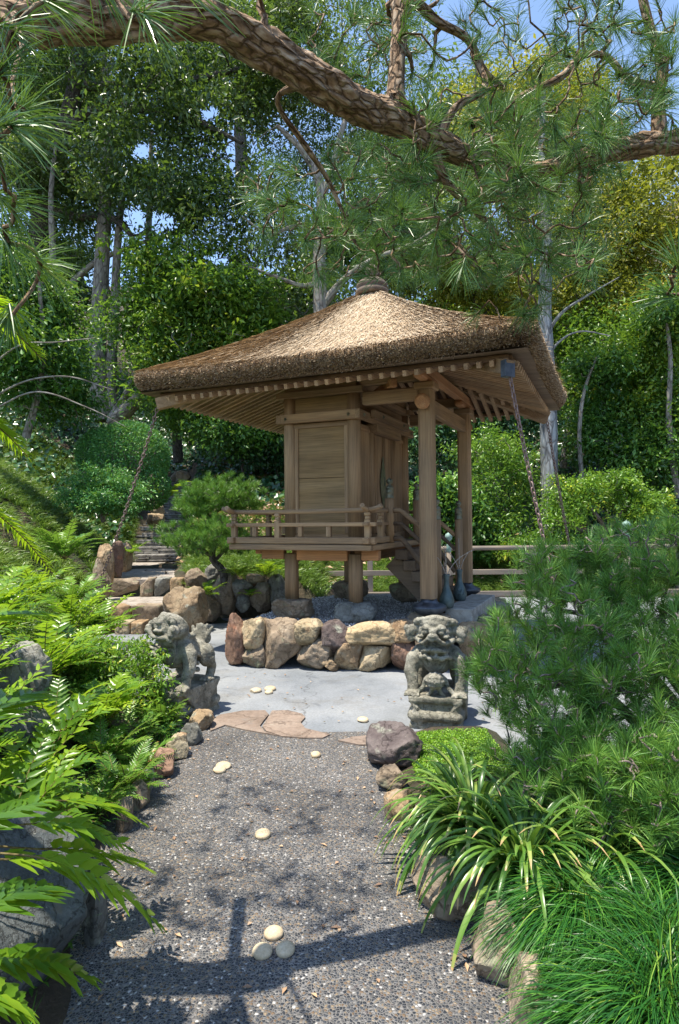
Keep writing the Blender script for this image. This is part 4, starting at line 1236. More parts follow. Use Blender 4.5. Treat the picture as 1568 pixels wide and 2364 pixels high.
chain(cR, (2.13, 5.62, .1), .10, "rusty chain running down from the near right roof corner into the pine")
chain(cL, (-3.62, 8.6, .1), .16, "rusty chain running down from the left roof corner towards the ferns")
chain(cF, (3.62, 9.2, .05), .12, "rusty chain under the far right roof corner in front of the pale trunk")

# ------------------------------------------------------------------ stone lions
def sph(c, r, rot=(0, 0, 0), n=2):
    V, F = ICO3
    M = Matrix.Translation(c) @ Matrix.Rotation(rot[2], 4, 'Z') @ Matrix.Rotation(rot[1], 4, 'Y') @ Matrix.Rotation(rot[0], 4, 'X') @ Matrix.Diagonal((*r, 1))
    A = np.array(M); v = V @ A[:3, :3].T + A[:3, 3]
    return v, F
ICO3 = ico(3)
class Clay:
    def __init__(s): s.V = []; s.F = []; s.n = 0; s.M = np.eye(4)
    def _add(s, v, F):
        v = v @ s.M[:3, :3].T + s.M[:3, 3]
        s.V.append(v); s.F.append(F + s.n); s.n += len(v)
    def e(s, c, r, rot=(0, 0, 0)):
        if not hasattr(r, '__len__'): r = (r, r, r)
        v, F = sph(c, r, rot); s._add(v, F); return s
    def limb(s, pts, rad):
        pts = [np.array(p, float) for p in pts]
        for a, b_, ra, rb in zip(pts[:-1], pts[1:], rad[:-1], rad[1:]):
            L = np.linalg.norm(b_-a); k = max(2, int(L/(min(ra, rb)*.35)))
            for i in range(k+1):
                t = i/k; s.e(a + (b_-a)*t, ra + (rb-ra)*t)
        return s
    def box(s, c, h, rz=0.0):
        V = np.array([(x, y, z) for x in (-1, 1) for y in (-1, 1) for z in (-1, 1)], float)*np.array(h)
        cz, sz_ = math.cos(rz), math.sin(rz)
        V = V @ np.array([[cz, sz_, 0], [-sz_, cz, 0], [0, 0, 1]]) + np.array(c)
        F = np.array([[0, 1, 3], [0, 3, 2], [4, 6, 7], [4, 7, 5], [0, 4, 5], [0, 5, 1], [2, 3, 7], [2, 7, 6], [0, 2, 6], [0, 6, 4], [1, 5, 7], [1, 7, 3]])
        s._add(V, F); return s
    def curl(s, c, r, ax=(0, -1, 0)):
        """a spiral curl of mane"""
        s.e(c, r)
        c = np.array(c); ax = np.array(ax, float)
        u = nrm(np.cross(ax, [0.1, .2, 1.0])); v = np.cross(ax, u)
        for k in range(14):
            a = k*.55; q = r*(.95 - .05*k)
            s.e(c + ax*r*.55*(.4+k/18) + (u*math.cos(a) + v*math.sin(a))*q*.62, r*.22)
        return s
    def bake(s, name, mat, parent, vox=.0062, smooth=3, rough=.0035):
        me = mesh_np("tmp", np.concatenate(s.V), np.concatenate(s.F))
        o = bpy.data.objects.new("tmp", me); COL.objects.link(o)
        md = o.modifiers.new("r", 'REMESH'); md.mode = 'VOXEL'; md.voxel_size = vox; md.use_smooth_shade = True
        if smooth:
            md = o.modifiers.new("s", 'SMOOTH'); md.iterations = smooth; md.factor = .5
        dg = bpy.context.evaluated_depsgraph_get()
        me2 = bpy.data.meshes.new_from_object(o.evaluated_get(dg))
        bpy.data.objects.remove(o)
        me2.name = name
        n = len(me2.vertices); co = np.empty(n*3, np.float32); me2.vertices.foreach_get('co', co); co = co.reshape(-1, 3)
        nn = np.empty(n*3, np.float32); me2.vertices.foreach_get('normal', nn); nn = nn.reshape(-1, 3)
        h = np.array([mnoise.fractal(Vector(p)*22, 1.0, 2.0, 3) for p in co])
        co = co + nn*h[:, None]*rough
        me2.vertices.foreach_set('co', co.astype(np.float32).ravel()); me2.update()
        me2.materials.clear()
        me2.polygons.foreach_set('use_smooth', np.ones(len(me2.polygons), bool))
        return link(name, me2, mat, parent)

def head(c, open_=0.0):
    """lion head in its own frame: origin at the neck, face to -y"""
    e = c.e
    e((0, .0, .02), (.125, .125, .10)); e((0, -.02, .075), (.115, .10, .06))
    for k in range(9):                                # curls over the brow
        a = math.pi*(k-4)/9
        c.curl((.128*math.sin(a), -.055*math.cos(a)-.02, .078 + .03*math.cos(a)), .027, (math.sin(a)*.6, -.8, .1))
    e((-.052, -.118, .052), (.034, .026, .022)); e((.052, -.118, .052), (.034, .026, .022))   # brows
    e((-.054, -.125, .018), .020); e((.054, -.125, .018), .020)                                # eyes
    e((0, -.135, .03), (.028, .04, .03)); e((0, -.165, -.002), (.034, .028, .022))            # nose bridge, nose
    e((-.026, -.160, -.012), (.016, .018, .014)); e((.026, -.160, -.012), (.016, .018, .014))
    for s_ in (-1, 1):
        pts = []
        for k in range(9):                            # upper lip: a drooping arch
            t = k/8
            pts.append((s_*.098*t, -.172 + .085*t*t, -.030 - .035*t**2 + .012*math.sin(t*7)))
        c.limb(pts, [.017]*9)
        c.limb([(s_*.09, -.09, -.06), (s_*.115, -.045, -.045), (s_*.10, 0, -.02)], [.018, .022, .03])
        e((s_*.082, -.115, -.012), (.026, .03, .016))
        # ears
        c.limb([(s_*.115, -.01, .035), (s_*.16, -.02, .02), (s_*.178, -.03, -.012)], [.035, .040, .030])
        e((s_*.195, -.03, .03), (.022, .02, .03)); e((s_*.165, -.035, -.045), (.028, .022, .03))
    oz = -.105 - open_
    pts = [(.080*math.sin(a), -.070 - .080*math.cos(a), oz + .012*math.cos(a*2)) for a in np.linspace(-1.4, 1.4, 11)]
    c.limb(pts, [.015]*11)                            # lower lip
    e((0, -.055, oz-.012), (.082, .085, .020))
    e((0, .0, -.08), (.10, .075, .06))                # throat
    for k in range(8):                                # beard curls
        a = -1.35 + 2.7*k/7
        c.curl((.100*math.sin(a), -.060 - .078*math.cos(a), oz - .045 - .012*(k % 2)), .021, (math.sin(a)*.6, -.8, -.2))
    return c

def lion(front):
    c = Clay(); e = c.e
    # trunk, chest, rump
    e((0, -.05, .30), (.135, .115, .14)); e((0, -.09, .27), (.105, .09, .13)); e((0, .06, .27), (.12, .15, .105)); e((0, .20, .24), (.125, .12, .11))
    e((0, -.06, .40), (.11, .10, .09))
    for s_ in (-1, 1):
        e((s_*.115, -.08, .28), (.065, .075, .095))                                    # shoulder
        c.limb([(s_*.15, -.10, .27), (s_*.175, -.13, .17), (s_*.158, -.16, .09), (s_*.155, -.17, .035)], [.06, .048, .038, .042])
        e((s_*.158, -.20, .022), (.052, .055, .024))
        for k in range(4): c.limb([(s_*.158 + (k-1.5)*.024, -.215, .026), (s_*.158 + (k-1.5)*.029, -.252, .013)], [.014, .012])
        c.curl((s_*.190, -.05, .145), .022, (s_, 0, 0)); c.curl((s_*.195, -.06, .20), .018, (s_, 0, 0))
        if front: # sitting haunch
            e((s_*.135, .17, .13), (.065, .12, .12)); c.limb([(s_*.15, .10, .08), (s_*.155, .06, .03), (s_*.155, .0, .02)], [.05, .035, .028])
        else:
            e((s_*.12, .20, .21), (.060, .085, .10)); c.limb([(s_*.135, .20, .18), (s_*.14, .25, .11), (s_*.14, .215, .035)], [.055, .036, .036])
            e((s_*.145, .185, .02), (.05, .06, .022))
            for k in range(3): c.limb([(s_*.145 + (k-1)*.03, .15, .022), (s_*.145 + (k-1)*.033, .12, .012)], [.015, .012])
        for k in range(5): # back mane locks
            c.limb([(s_*(.06+.01*k), -.01, .42-.03*k), (s_*(.08+.012*k), .07, .38-.035*k), (s_*(.07+.012*k), .13, .345-.035*k)], [.025, .018, .008])
    c.limb([(0, .27, .27), (.02, .33, .33), (.0, .32, .43)], [.05, .06, .03])
    for k in range(5): c.limb([((k-2)*.02, .30, .32), ((k-2)*.045, .345, .42 + .02*(k % 2))], [.03, .012])
    for k in range(7): c.curl((math.sin(k*.9-2.7)*.115, .02, .40+.012*(k % 2)), .026, (math.sin(k*.9-2.7), .4, .3))
    for k in range(4): # folds down the chest
        x = (k-1.5)*.045
        c.limb([(x, -.165, .37), (x*1.1, -.178, .29), (x*.8, -.165, .21)], [.008, .009, .006])
    # head
    base = c.M
    if front:
        Mh = Matrix.Translation((0, -.10, .475)) @ Matrix.Rotation(R(-4), 4, 'Z') @ Matrix.Scale(1.02, 4)
    else:
        Mh = Matrix.Translation((0, -.11, .455)) @ Matrix.Rotation(R(-46), 4, 'Z') @ Matrix.Rotation(R(-14), 4, 'X') @ Matrix.Scale(1.05, 4)
    c.M = np.array(Mh); head(c, .012 if front else .035); c.M = base
    if front:
        e((0, -.215, .125), .064)
        for s_ in (-1, 1):
            c.limb([(s_*.035, -.20, .17), (s_*.07, -.20, .13), (s_*.085, -.205, .07), (s_*.13, -.225, .02)], [.012, .014, .016, .016])
            c.limb([(s_*.02, -.215, .07), (s_*.035, -.21, .03), (s_*.06, -.205, .0)], [.017, .015, .015])
        for k in range(10):
            for ax in range(2):
                a = math.pi*(k-4.5)/9
                for t in (-.55, 0, .55):
                    if ax == 0: p = (math.sin(t)*.066, -.215 - math.cos(t)*math.cos(a)*.066, .125 + math.sin(a)*math.cos(t)*.066)
                    else: p = (math.sin(a)*math.cos(t)*.066, -.215 - math.cos(t)*math.cos(a)*.066, .125 + math.sin(t)*.066)
                    e(p, .0062)
    return c

def pedestal(c, hgt, tri_sides):
    c.box((0, .03, hgt-.02), (.205, .30, .022))
    c.box((0, .03, hgt*.60), (.185, .28, hgt*.36))
    c.box((0, .03, .018), (.20, .295, .022)); c.box((0, .03, .05), (.19, .285, .018))
    for s_ in (-1, 1):
        c.limb([(s_*.175, -.22, .10), (s_*.175, .28, .10)], [.045, .045])
        c.limb([(s_*.165, -.25, .10), (-s_*.0, -.25, .10)], [.042, .040])
        c.limb([(s_*.165, .31, .10), (0, .31, .10)], [.042, .040])
    return c
def cloth(c, hgt, wid, face):
    """pointed carved cloth hanging over one face of the pedestal"""
    n = 26
    for i in range(n+1):
        t = i/n
        half = wid*(1-t)
        z = hgt*(1-t)*.93 + .015
        k = max(1, int(half/.008))
        for j in range(-k, k+1):
            u = half*j/k if k else 0
            edge = abs(j) >= k-1
            d = .012 + (.007 if edge else .0045*(math.sin(u*95 + t*9)*math.cos(t*40 + u*30) > .1))
            if face == 'f': c.e((u, -.27 - d*.4, z), (.008, .008+d*.5, .008))
            else: c.e((face*(.205 + d*.4), .03 + u, z), (.008+d*.5, .008, .008))

def make_lion(loc, rz, front, label):
    root = empty("stone_lion", loc, rz); tag(root, label, "stone lion", "stone guardian lions at the end of the path")
    hg = .245 if front else .30
    c = lion(front); c2 = Clay(); c2.V = c.V; c2.F = c.F; c2.n = c.n
    o = c.bake("lion_body", S_CARV, root, .0058, 2); o.location = (0, 0, hg - .004); o.scale = (1.14, 1, 1.0) if front else (1.22, .98, 1.06)
    p = Clay(); pedestal(p, hg, None); 
    if not front: cloth(p, hg, .27, 1)
    else:
        for s_ in (-1, 1):
            for t in np.linspace(0, 1, 26):
                for j in range(5): p.e((s_*(.155 - .075*t + j*.009*(1-t*.3)), -.262, hg*(1-t)*.9), (.008, .012+.004*math.sin(t*30+j), .007))
    cloth(p, hg, .16, 'f') if not front else None
    if front: cloth(p, hg, .26, 1)
    p.bake("pedestal", S_CARV, root, .0085, 2)
    return root
g = gnd(1018, 1688); make_lion((g.x+.03, g.y+.30, -.01), R(-14), True, "front facing mossy stone lion holding a pierced ball on its pedestal")
g = gnd(428, 1672); LL = make_lion((g.x-.10, g.y+.22, -.01), R(-24), False, "grey stone lion turning its open mouth left beside a leafy shrub")

LL.scale = (.93, .93, .93)
# ------------------------------------------------------------------ plants: helpers
def bark_mat(name, c0, c1, c2, scale=22.0, str_=1.0, zs=.32):
    m, nt, b, out = newmat(name)
    at_ = N(nt, 'ShaderNodeAttribute', attribute_name='bk')
    mp = N(nt, 'ShaderNodeMapping'); mp.inputs['Scale'].default_value = (1, 1, zs)
    nt.links.new(at_.outputs['Vector'], mp.inputs[0])
    wob = N(nt, 'ShaderNodeTexNoise', i_Scale=scale*.5, i_Detail=5.0); nt.links.new(mp.outputs[0], wob.inputs['Vector'])
    sc_ = N(nt, 'ShaderNodeVectorMath', operation='SCALE'); sc_.inputs['Scale'].default_value = .05; nt.links.new(wob.outputs['Color'], sc_.inputs[0])
    ad = N(nt, 'ShaderNodeVectorMath', operation='ADD'); nt.links.new(mp.outputs[0], ad.inputs[0]); nt.links.new(sc_.outputs[0], ad.inputs[1])
    vo = N(nt, 'ShaderNodeTexVoronoi', feature='DISTANCE_TO_EDGE', i_Scale=scale); nt.links.new(ad.outputs[0], vo.inputs['Vector'])
    n1 = N(nt, 'ShaderNodeTexNoise', i_Scale=scale*1.6, i_Detail=6.0); nt.links.new(ad.outputs[0], n1.inputs['Vector'])
    r1 = ramp(nt, [(.3, c0), (.5, c1), (.7, c2)], n1.outputs[0])
    r2 = ramp(nt, [(.0, (.38, .34, .32)), (.10, (1, 1, 1))], vo.outputs['Distance'])
    nt.links.new(mixc(nt, r1.outputs[0], r2.outputs[0], .9, 'MULTIPLY'), b.inputs['Base Color'])
    b.inputs['Roughness'].default_value = .9; b.inputs['Specular IOR Level'].default_value = .2
    r3 = ramp(nt, [(.0, (0, 0, 0)), (.18, (1, 1, 1))], vo.outputs['Distance'])
    m2 = N(nt, 'ShaderNodeMath', operation='MULTIPLY_ADD'); nt.links.new(n1.outputs[0], m2.inputs[0]); m2.inputs[1].default_value = .5; nt.links.new(r3.outputs[0], m2.inputs[2])
    bump(nt, m2.outputs[0], b, str_, .012)
    return m
B_PINE = bark_mat("pine_bark", (.13, .08, .045), (.29, .19, .115), (.46, .36, .26), 34, 1.0, .42)
B_TWIG = bark_mat("twig_bark", (.14, .11, .095), (.25, .20, .17), (.36, .30, .26), 60, .6)
B_DARK = bark_mat("dark_bark", (.05, .045, .04), (.10, .09, .08), (.17, .155, .14), 20, .7)
B_PALE = bark_mat("pale_smooth_bark", (.15, .13, .11), (.25, .225, .195), (.36, .33, .29), 9, .3)
B_GREY = bark_mat("grey_blotched_bark", (.13, .134, .138), (.24, .247, .25), (.38, .39, .39), 8, .35)

class Tubes:
    def __init__(s): s.V = []; s.F = []; s.B = []; s.n = 0
    def add(s, pts, rad, k=7, wob=0.0, seed=0):
        pts = np.asarray(pts, float); m = len(pts); rad = np.broadcast_to(np.asarray(rad, float), (m,))
        t = np.empty_like(pts); t[1:-1] = pts[2:]-pts[:-2]; t[0] = pts[1]-pts[0]; t[-1] = pts[-1]-pts[-2]; t = nrm(t)
        u = np.cross(t[0], [0.31, .2, .9]); u = u/np.linalg.norm(u)
        L = np.concatenate([[0], np.cumsum(np.linalg.norm(np.diff(pts, axis=0), axis=1))])
        a = 2*np.pi*np.arange(k)/k
        for i in range(m):
            u = u - t[i]*np.dot(u, t[i]); u /= max(np.linalg.norm(u), 1e-9); v = np.cross(t[i], u)
            r = rad[i]
            rr = np.full(k, r)
            if wob:
                rr = r*(1 + wob*np.array([mnoise.fractal(Vector((math.cos(x)*1.6, math.sin(x)*1.6, L[i]*6 + seed)), .9, 2.0, 4) for x in a]))
            s.V.append(pts[i] + (np.cos(a)*rr)[:, None]*u + (np.sin(a)*rr)[:, None]*v)
            s.B.append(np.stack([np.cos(a)*r, np.sin(a)*r, np.full(k, L[i]+seed)], 1))
        idx = s.n + np.arange(m*k).reshape(m, k)
        F = np.stack([idx[:-1], np.roll(idx[:-1], -1, 1), np.roll(idx[1:], -1, 1), idx[1:]], -1).reshape(-1, 4)
        s.F.append(F); s.n += m*k
    def build(s, name, mat, parent=None):
        V = np.concatenate(s.V)
        return link(name, mesh_np(name, V, np.concatenate(s.F), None, {'bk': np.concatenate(s.B)}, True), mat, parent)

def smooth_path(pts, n):
    """Catmull-Rom through points (k,d) -> (n,d)"""
    P = np.asarray(pts, float); k = len(P)
    P = np.concatenate([[2*P[0]-P[1]], P, [2*P[-1]-P[-2]]])
    out = []
    for u in np.linspace(0, k-1-1e-6, n):
        i = int(u); t = u-i; a, b_, c, d = P[i], P[i+1], P[i+2], P[i+3]
        out.append(.5*((2*b_) + (-a+c)*t + (2*a-5*b_+4*c-d)*t*t + (-a+3*b_-3*c+d)*t**3))
    return np.array(out)

def grow(tb, S, SR, targets, tip_r, jit=.12, k=5, decay=.55, seed=1, pref=0.0):
    """greedy branching: join each target to the nearest point of the growing skeleton. returns arrival directions"""
    r = np.random.default_rng(seed)
    S = np.asarray(S, float); SR = np.asarray(SR, float)
    cap = len(S) + len(targets)*6 + 8
    Q = np.empty((cap, 3)); QR = np.empty(cap); n = len(S); Q[:n] = S; QR[:n] = SR
    T = np.asarray(targets, float)
    d0 = np.array([np.min(np.linalg.norm(S-t, axis=1)) for t in T])
    dirs = np.zeros_like(T)
    for j in np.argsort(d0):
        t = T[j]
        dd = np.linalg.norm(Q[:n]-t, axis=1) + pref*np.maximum(0, Q[:n, 2]-t[2])
        i = int(np.argmin(dd)); a = Q[i].copy(); L = np.linalg.norm(t-a)
        if L < 1e-4: continue
        m = 6
        side = nrm(np.cross(t-a, r.normal(0, 1, 3))); side2 = nrm(np.cross(t-a, side))
        w1, w2 = r.normal(0, jit, 2)
        pts = []
        for q in range(m):
            s = q/(m-1)
            b_ = math.sin(math.pi*s)
            pts.append(a + (t-a)*s + side*L*w1*b_ + side2*L*w2*math.sin(2*math.pi*s) + (r.normal(0, .03, 3)*L if 0 < q < m-1 else 0))
        pts = np.array(pts)
        r0 = min(QR[i]*decay, tip_r + .03*L + QR[i]*.25); r0 = max(r0, tip_r)
        rr = np.linspace(r0, tip_r, m)
        tb.add(pts, rr, k, 0, seed+j)
        Q[n:n+m-1] = pts[1:]; QR[n:n+m-1] = rr[1:]; n += m-1
        dirs[j] = nrm(pts[-1]-pts[-2])
    return dirs

def leaf_geo(P, D, Nn, L, W, fold=.18, bend=.12):
    """leaf shaped faces; P base (n,3), D direction, Nn normal"""
    n = len(P)
    L = np.broadcast_to(np.asarray(L, float), (n,))[:, None]; W = np.broadcast_to(np.asarray(W, float), (n,))[:, None]
    S = nrm(np.cross(D, Nn)); Nn = nrm(np.cross(S, D))
    V = np.empty((n, 4, 3))
    V[:, 0] = P
    V[:, 1] = P + D*L*.5 + S*W*.5 + Nn*W*fold
    V[:, 2] = P + D*L - Nn*L*bend
    V[:, 3] = P + D*L*.5 - S*W*.5 + Nn*W*fold
    b_ = (np.arange(n)*4)[:, None]
    F = np.concatenate([b_ + [0, 1, 2], b_ + [0, 2, 3]], 1).reshape(-1, 3)
    return V.reshape(-1, 3), F

def leaf_mesh(name, P, D, Nn, L, W, mat, parent=None, rnd=None, **kw):
    V, F = leaf_geo(P, D, Nn, L, W, **kw)
    rnd = rng.random(len(P)) if rnd is None else rnd
    return link(name, mesh_np(name, V, F, {'rnd': np.repeat(rnd, 2)}), mat, parent)

def ell_points(ells, n, r, lo=.35, hi=1.0):
    """random points in a union of ellipsoids [(center, radii, weight)]"""
    w_ = np.array([e[2] for e in ells], float); w_ /= w_.sum()
    ch = r.choice(len(ells), n, p=w_)
    d = nrm(r.normal(0, 1, (n, 3))); u = r.uniform(lo**3, hi**3, n)**(1/3)
    C = np.array([e[0] for e in ells]); RR = np.array([e[1] for e in ells])
    if lo < .8:   # ragged outline: bulges and hollows
        sd = Vector(r.uniform(-40, 40, 3))
        bm_ = np.array([mnoise.fractal(Vector(q)*1.9 + sd + Vector((c_*7.3, 0, 0)), .8, 2.2, 3) for q, c_ in zip(d, ch)])
        u = u*(1 + .55*bm_)
    return C[ch] + d*u[:, None]*RR[ch], d

def E(X, Y, dist, rx, ry, rd=None, wgt=None):
    """ellipsoid of foliage centred at a distance, radii given as seen (converted to metres)"""
    c = np.array(at(X, Y, dist)); a = rx/FPX*dist; b_ = ry/FPX*dist
    rd = rd if rd is not None else (a+b_)*.5
    return (c, np.array([a, rd, b_]), wgt if wgt is not None else a*b_)

GAPS = [(228, 640, 38, 30), (268, 590, 20, 55), (311, 500, 28, 30), (375, 510, 42, 20), (545, 350, 24, 58), (482, 262, 28, 26), (505, 600, 30, 16), (90, 95, 50, 24), (330, 350, 30, 26), (620, 620, 26, 12), (1240, 30, 170, 55), (1530, 240, 60, 60), (1440, 90, 60, 90), (1080, 15, 80, 30), (1000, 380, 18, 26), (700, 120, 22, 30)]
def foliage(ells, nclump, per, sig, lsize, asp, seed, outward=.5, upn=.7, lo=.35, flat=.7, droop=.2, shellvar=True):
    r = np.random.default_rng(seed)
    C, d = ell_points(ells, nclump, r, lo)
    cr_ = r.random(nclump)
    k = per
    j = np.repeat(np.arange(nclump), k)
    sg = sig*(r.uniform(.35, 1.0, nclump)**1.0*1.35)[j][:, None]
    off = r.normal(0, 1, (len(j), 3))*sg*np.array([1, 1, flat])
    P = C[j] + off
    D = nrm(nrm(off)*outward + r.normal(0, .6, (len(j), 3)) + np.array([0, 0, -droop]))
    Nn = nrm(r.normal(0, .55, (len(j), 3)) + np.array([0, 0, upn]))
    Ls = lsize*r.uniform(.5, 1.35, len(j))*r.uniform(.6, 1.35, nclump)[j]
    rnd = np.clip(cr_[j]**1.3*.72 + r.random(len(j))*.32, 0, 1)
    if ells[0][0][1] > 15.3:      # openings in the crowns where the sky shows
        q = (P - np.array([0, 0, EYE])) @ np.array(CAMR)
        X = 784 - FPX*q[:, 0]/q[:, 2]; Y = 1182 + FPX*q[:, 1]/q[:, 2]
        keep = np.ones(len(P), bool)
        for (hx, hy, ha, hb) in GAPS:
            dd = ((X-hx)/ha)**2 + ((Y-hy)/hb)**2 + r.normal(0, .35, len(P))
            keep &= (dd > 1) | (r.random(len(P)) < .05)
        P, D, Nn, Ls, rnd = P[keep], D[keep], Nn[keep], Ls[keep], rnd[keep]
    return C, P, D, Nn, Ls, rnd

def tree(name, label, cat, trunks, ells, nclump, per, sig, lsize, lmat, bmat, seed, group=None, asp=.45, nbr=70, tip=.012, kb=5, lo=.35, crown="crown", flat=.7, droop=.2, upn=.7, decay=.5, outward=.5):
    """trunks: list of lists (X, Y, dist, radius m)"""
    t0 = trunks[0][0]; base = Vector(at(t0[0], t0[1], t0[2]))
    root = empty(name, base); tag(root, label, cat, group)
    tb = Tubes(); S = []; SR = []
    for tr in trunks:
        P = np.array([[*at(a, b_, c), d] for a, b_, c, d in tr])
        Q = smooth_path(P, max(8, len(tr)*7))
        Q[:, :3] -= np.array(base)
        tb.add(Q[:, :3], Q[:, 3], 12 if Q[0, 3] > .05 else 7, .12, seed)
        S.append(Q[2:, :3]); SR.append(Q[2:, 3])
    S = np.concatenate(S); SR = np.concatenate(SR)
    C, P, D, Nn, Ls, rnd = foliage(ells, nclump, per, sig, lsize, asp, seed, lo=lo, flat=flat, droop=droop, upn=upn, outward=outward)
    if nbr:
        sel = np.random.default_rng(seed).permutation(len(C))[:nbr]
        grow(tb, S, SR, C[sel] - np.array(base), tip, .14, kb, decay, seed)
    tb.build("trunk", bmat, root)
    leaf_mesh(crown, P - np.array(base), D, Nn, Ls, Ls*asp, lmat, root, rnd)
    return root

# leaf colours
G_DARK = leaf_mat("dark_oak_leaf", [(0, (.016, .035, .010)), (.5, (.038, .075, .022)), (.85, (.075, .12, .030)), (1, (.16, .19, .045))], .28, .38)
G_OLIVE = leaf_mat("olive_leaf", [(0, (.035, .055, .020)), (.5, (.075, .11, .035)), (.85, (.12, .16, .055)), (1, (.22, .20, .06))], .35, .42)
G_BRIGHT = leaf_mat("bright_broad_leaf", [(0, (.030, .075, .012)), (.4, (.065, .14, .020)), (.8, (.13, .22, .022)), (1, (.26, .26, .025))], .40, .34)
G_MID = leaf_mat("mid_green_leaf", [(0, (.018, .055, .014)), (.5, (.045, .12, .022)), (.85, (.08, .18, .026)), (1, (.16, .25, .03))], .36, .36)
G_GOLD = leaf_mat("golden_leaf", [(0, (.06, .085, .012)), (.4, (.15, .17, .018)), (.75, (.24, .235, .03)), (1, (.36, .29, .04))], .42, .5, tcol=(.42, .46, .03))
G_IVY = leaf_mat("ivy_leaf", [(0, (.010, .035, .015)), (.5, (.022, .065, .022)), (.9, (.05, .11, .035)), (1, (.09, .16, .05))], .15, .28)
G_CLIP = leaf_mat("clipped_bush_leaf", [(0, (.025, .09, .025)), (.5, (.055, .17, .042)), (.9, (.10, .25, .055)), (1, (.17, .32, .07))], .28, .36)
G_AZ = leaf_mat("azalea_leaf", [(0, (.045, .11, .015)), (.5, (.10, .20, .022)), (.88, (.19, .30, .03)), (.97, (.42, .42, .04)), (1, (.42, .42, .04))], .38, .32)
G_FERN = leaf_mat("holly_fern_leaf", [(0, (.022, .065, .010)), (.45, (.085, .18, .016)), (.9, (.24, .36, .022)), (1, (.40, .44, .03))], .48, .28, tcol=(.42, .62, .02))
G_FERN2 = leaf_mat("fine_fern_leaf", [(0, (.04, .11, .018)), (.5, (.09, .19, .025)), (.93, (.17, .28, .04)), (1, (.35, .13, .04))], .35, .34)
G_LIME = leaf_mat("tree_fern_leaf", [(0, (.12, .22, .01)), (1, (.28, .42, .02))], .5, .4, tcol=(.55, .75, .02))
G_NEED = leaf_mat("pine_needle", [(0, (.018, .055, .014)), (.45, (.050, .12, .028)), (.85, (.12, .21, .05)), (1, (.32, .30, .10))], .2, .36, .5)
G_NEED2 = leaf_mat("young_pine_needle", [(0, (.022, .07, .014)), (.4, (.07, .17, .03)), (.8, (.16, .29, .05)), (1, (.34, .42, .10))], .25, .36, .5)
G_STRAP = leaf_mat("strap_leaf", [(0, (.03, .08, .015)), (.45, (.07, .15, .022)), (.8, (.15, .23, .045)), (.9, (.34, .32, .10)), (.97, (.42, .24, .13)), (1, (.50, .33, .22))], .25, .3)
G_GRASS = leaf_mat("mondo_grass_blade", [(0, (.008, .042, .010)), (.5, (.020, .09, .014)), (.85, (.06, .17, .018)), (1, (.24, .32, .05))], .25, .36, .3)
G_HILL = leaf_mat("hillside_grass_blade", [(0, (.03, .07, .014)), (.5, (.085, .15, .026)), (.85, (.17, .24, .04)), (1, (.32, .34, .10))], .25, .4)
G_LITTER = leaf_mat("fallen_leaf", [(0, (.09, .05, .03)), (.5, (.22, .13, .075)), (1, (.40, .27, .16))], .1, .6)
G_MOSS = leaf_mat("creeping_moss_leaf", [(0, (.06, .14, .015)), (.6, (.14, .27, .02)), (1, (.26, .42, .04))], .3, .4)

# ------------------------------------------------------------------ background trees
tree("oak_tree", "dark spreading evergreen oak filling the upper left behind the pine limb", "tree",
     [[(95, 1010, 19.17, 0.351), (110, 760, 19.03, 0.324), (90, 560, 18.74, 0.297), (130, 380, 18.18, 0.270), (175, 200, 17.61, 0.230), (180, 80, 17.32, 0.189), (160, -120, 17.04, 0.135)],
      [(150, 300, 17.89, 0.176), (215, 255, 17.47, 0.135), (320, 250, 17.04, 0.115), (430, 270, 16.76, 0.081), (560, 330, 16.47, 0.047)],
      [(110, 480, 18.46, 0.162), (180, 500, 18.18, 0.135), (250, 500, 17.89, 0.121), (300, 540, 17.75, 0.081), (330, 620, 17.61, 0.041)],
      [(165, 190, 17.61, 0.162), (240, 200, 17.32, 0.121), (400, 190, 17.04, 0.095), (600, 150, 16.76, 0.054)]],
     [E(120, 160, 18.46, 170, 150), E(420, 200, 17.04, 260, 150), E(330, 420, 17.32, 250, 110), E(520, 480, 16.76, 190, 95), E(80, 470, 18.46, 130, 130), E(650, 120, 17.04, 150, 150), E(240, -40, 17.32, 300, 100)],
     430, 185, .46, .14, G_DARK, B_DARK, 11, nbr=190, tip=.010, lo=.15)
tree("grey_barked_tree", "slender grey barked tree with twisting bare branches rising behind the shrine roof's left slope", "tree",
     [[(742, 800, 16, .19), (740, 720, 16, .185), (737, 600, 16, .165), (742, 500, 16, .14), (738, 420, 16, .12), (700, 350, 16, .09), (640, 290, 15.8, .05)],
      [(740, 460, 16, .10), (765, 400, 16, .09), (790, 300, 16, .07), (830, 200, 16, .04)],
      [(750, 700, 16, .11), (790, 650, 15.8, .09), (860, 600, 15.6, .07), (960, 560, 15.4, .05), (1040, 500, 15.3, .03)],
      [(737, 650, 16, .08), (700, 660, 15.9, .06), (640, 640, 15.8, .05), (560, 610, 15.7, .03)],
      [(738, 560, 16, .07), (690, 520, 15.9, .05), (620, 540, 15.8, .04), (560, 500, 15.7, .02)]],
     [E(660, 300, 17.2, 150, 190, .7), E(850, 330, 17.2, 170, 170, .7), E(610, 560, 16.6, 110, 110, .6), E(880, 590, 17, 160, 110, .7), E(700, 700, 17.6, 170, 70, .6), E(1000, 420, 16.9, 150, 150, .8), E(760, 60, 16.6, 260, 110)],
     330, 130, .36, .105, G_OLIVE, B_PALE, 12, nbr=200, tip=.013, lo=.1, asp=.4)
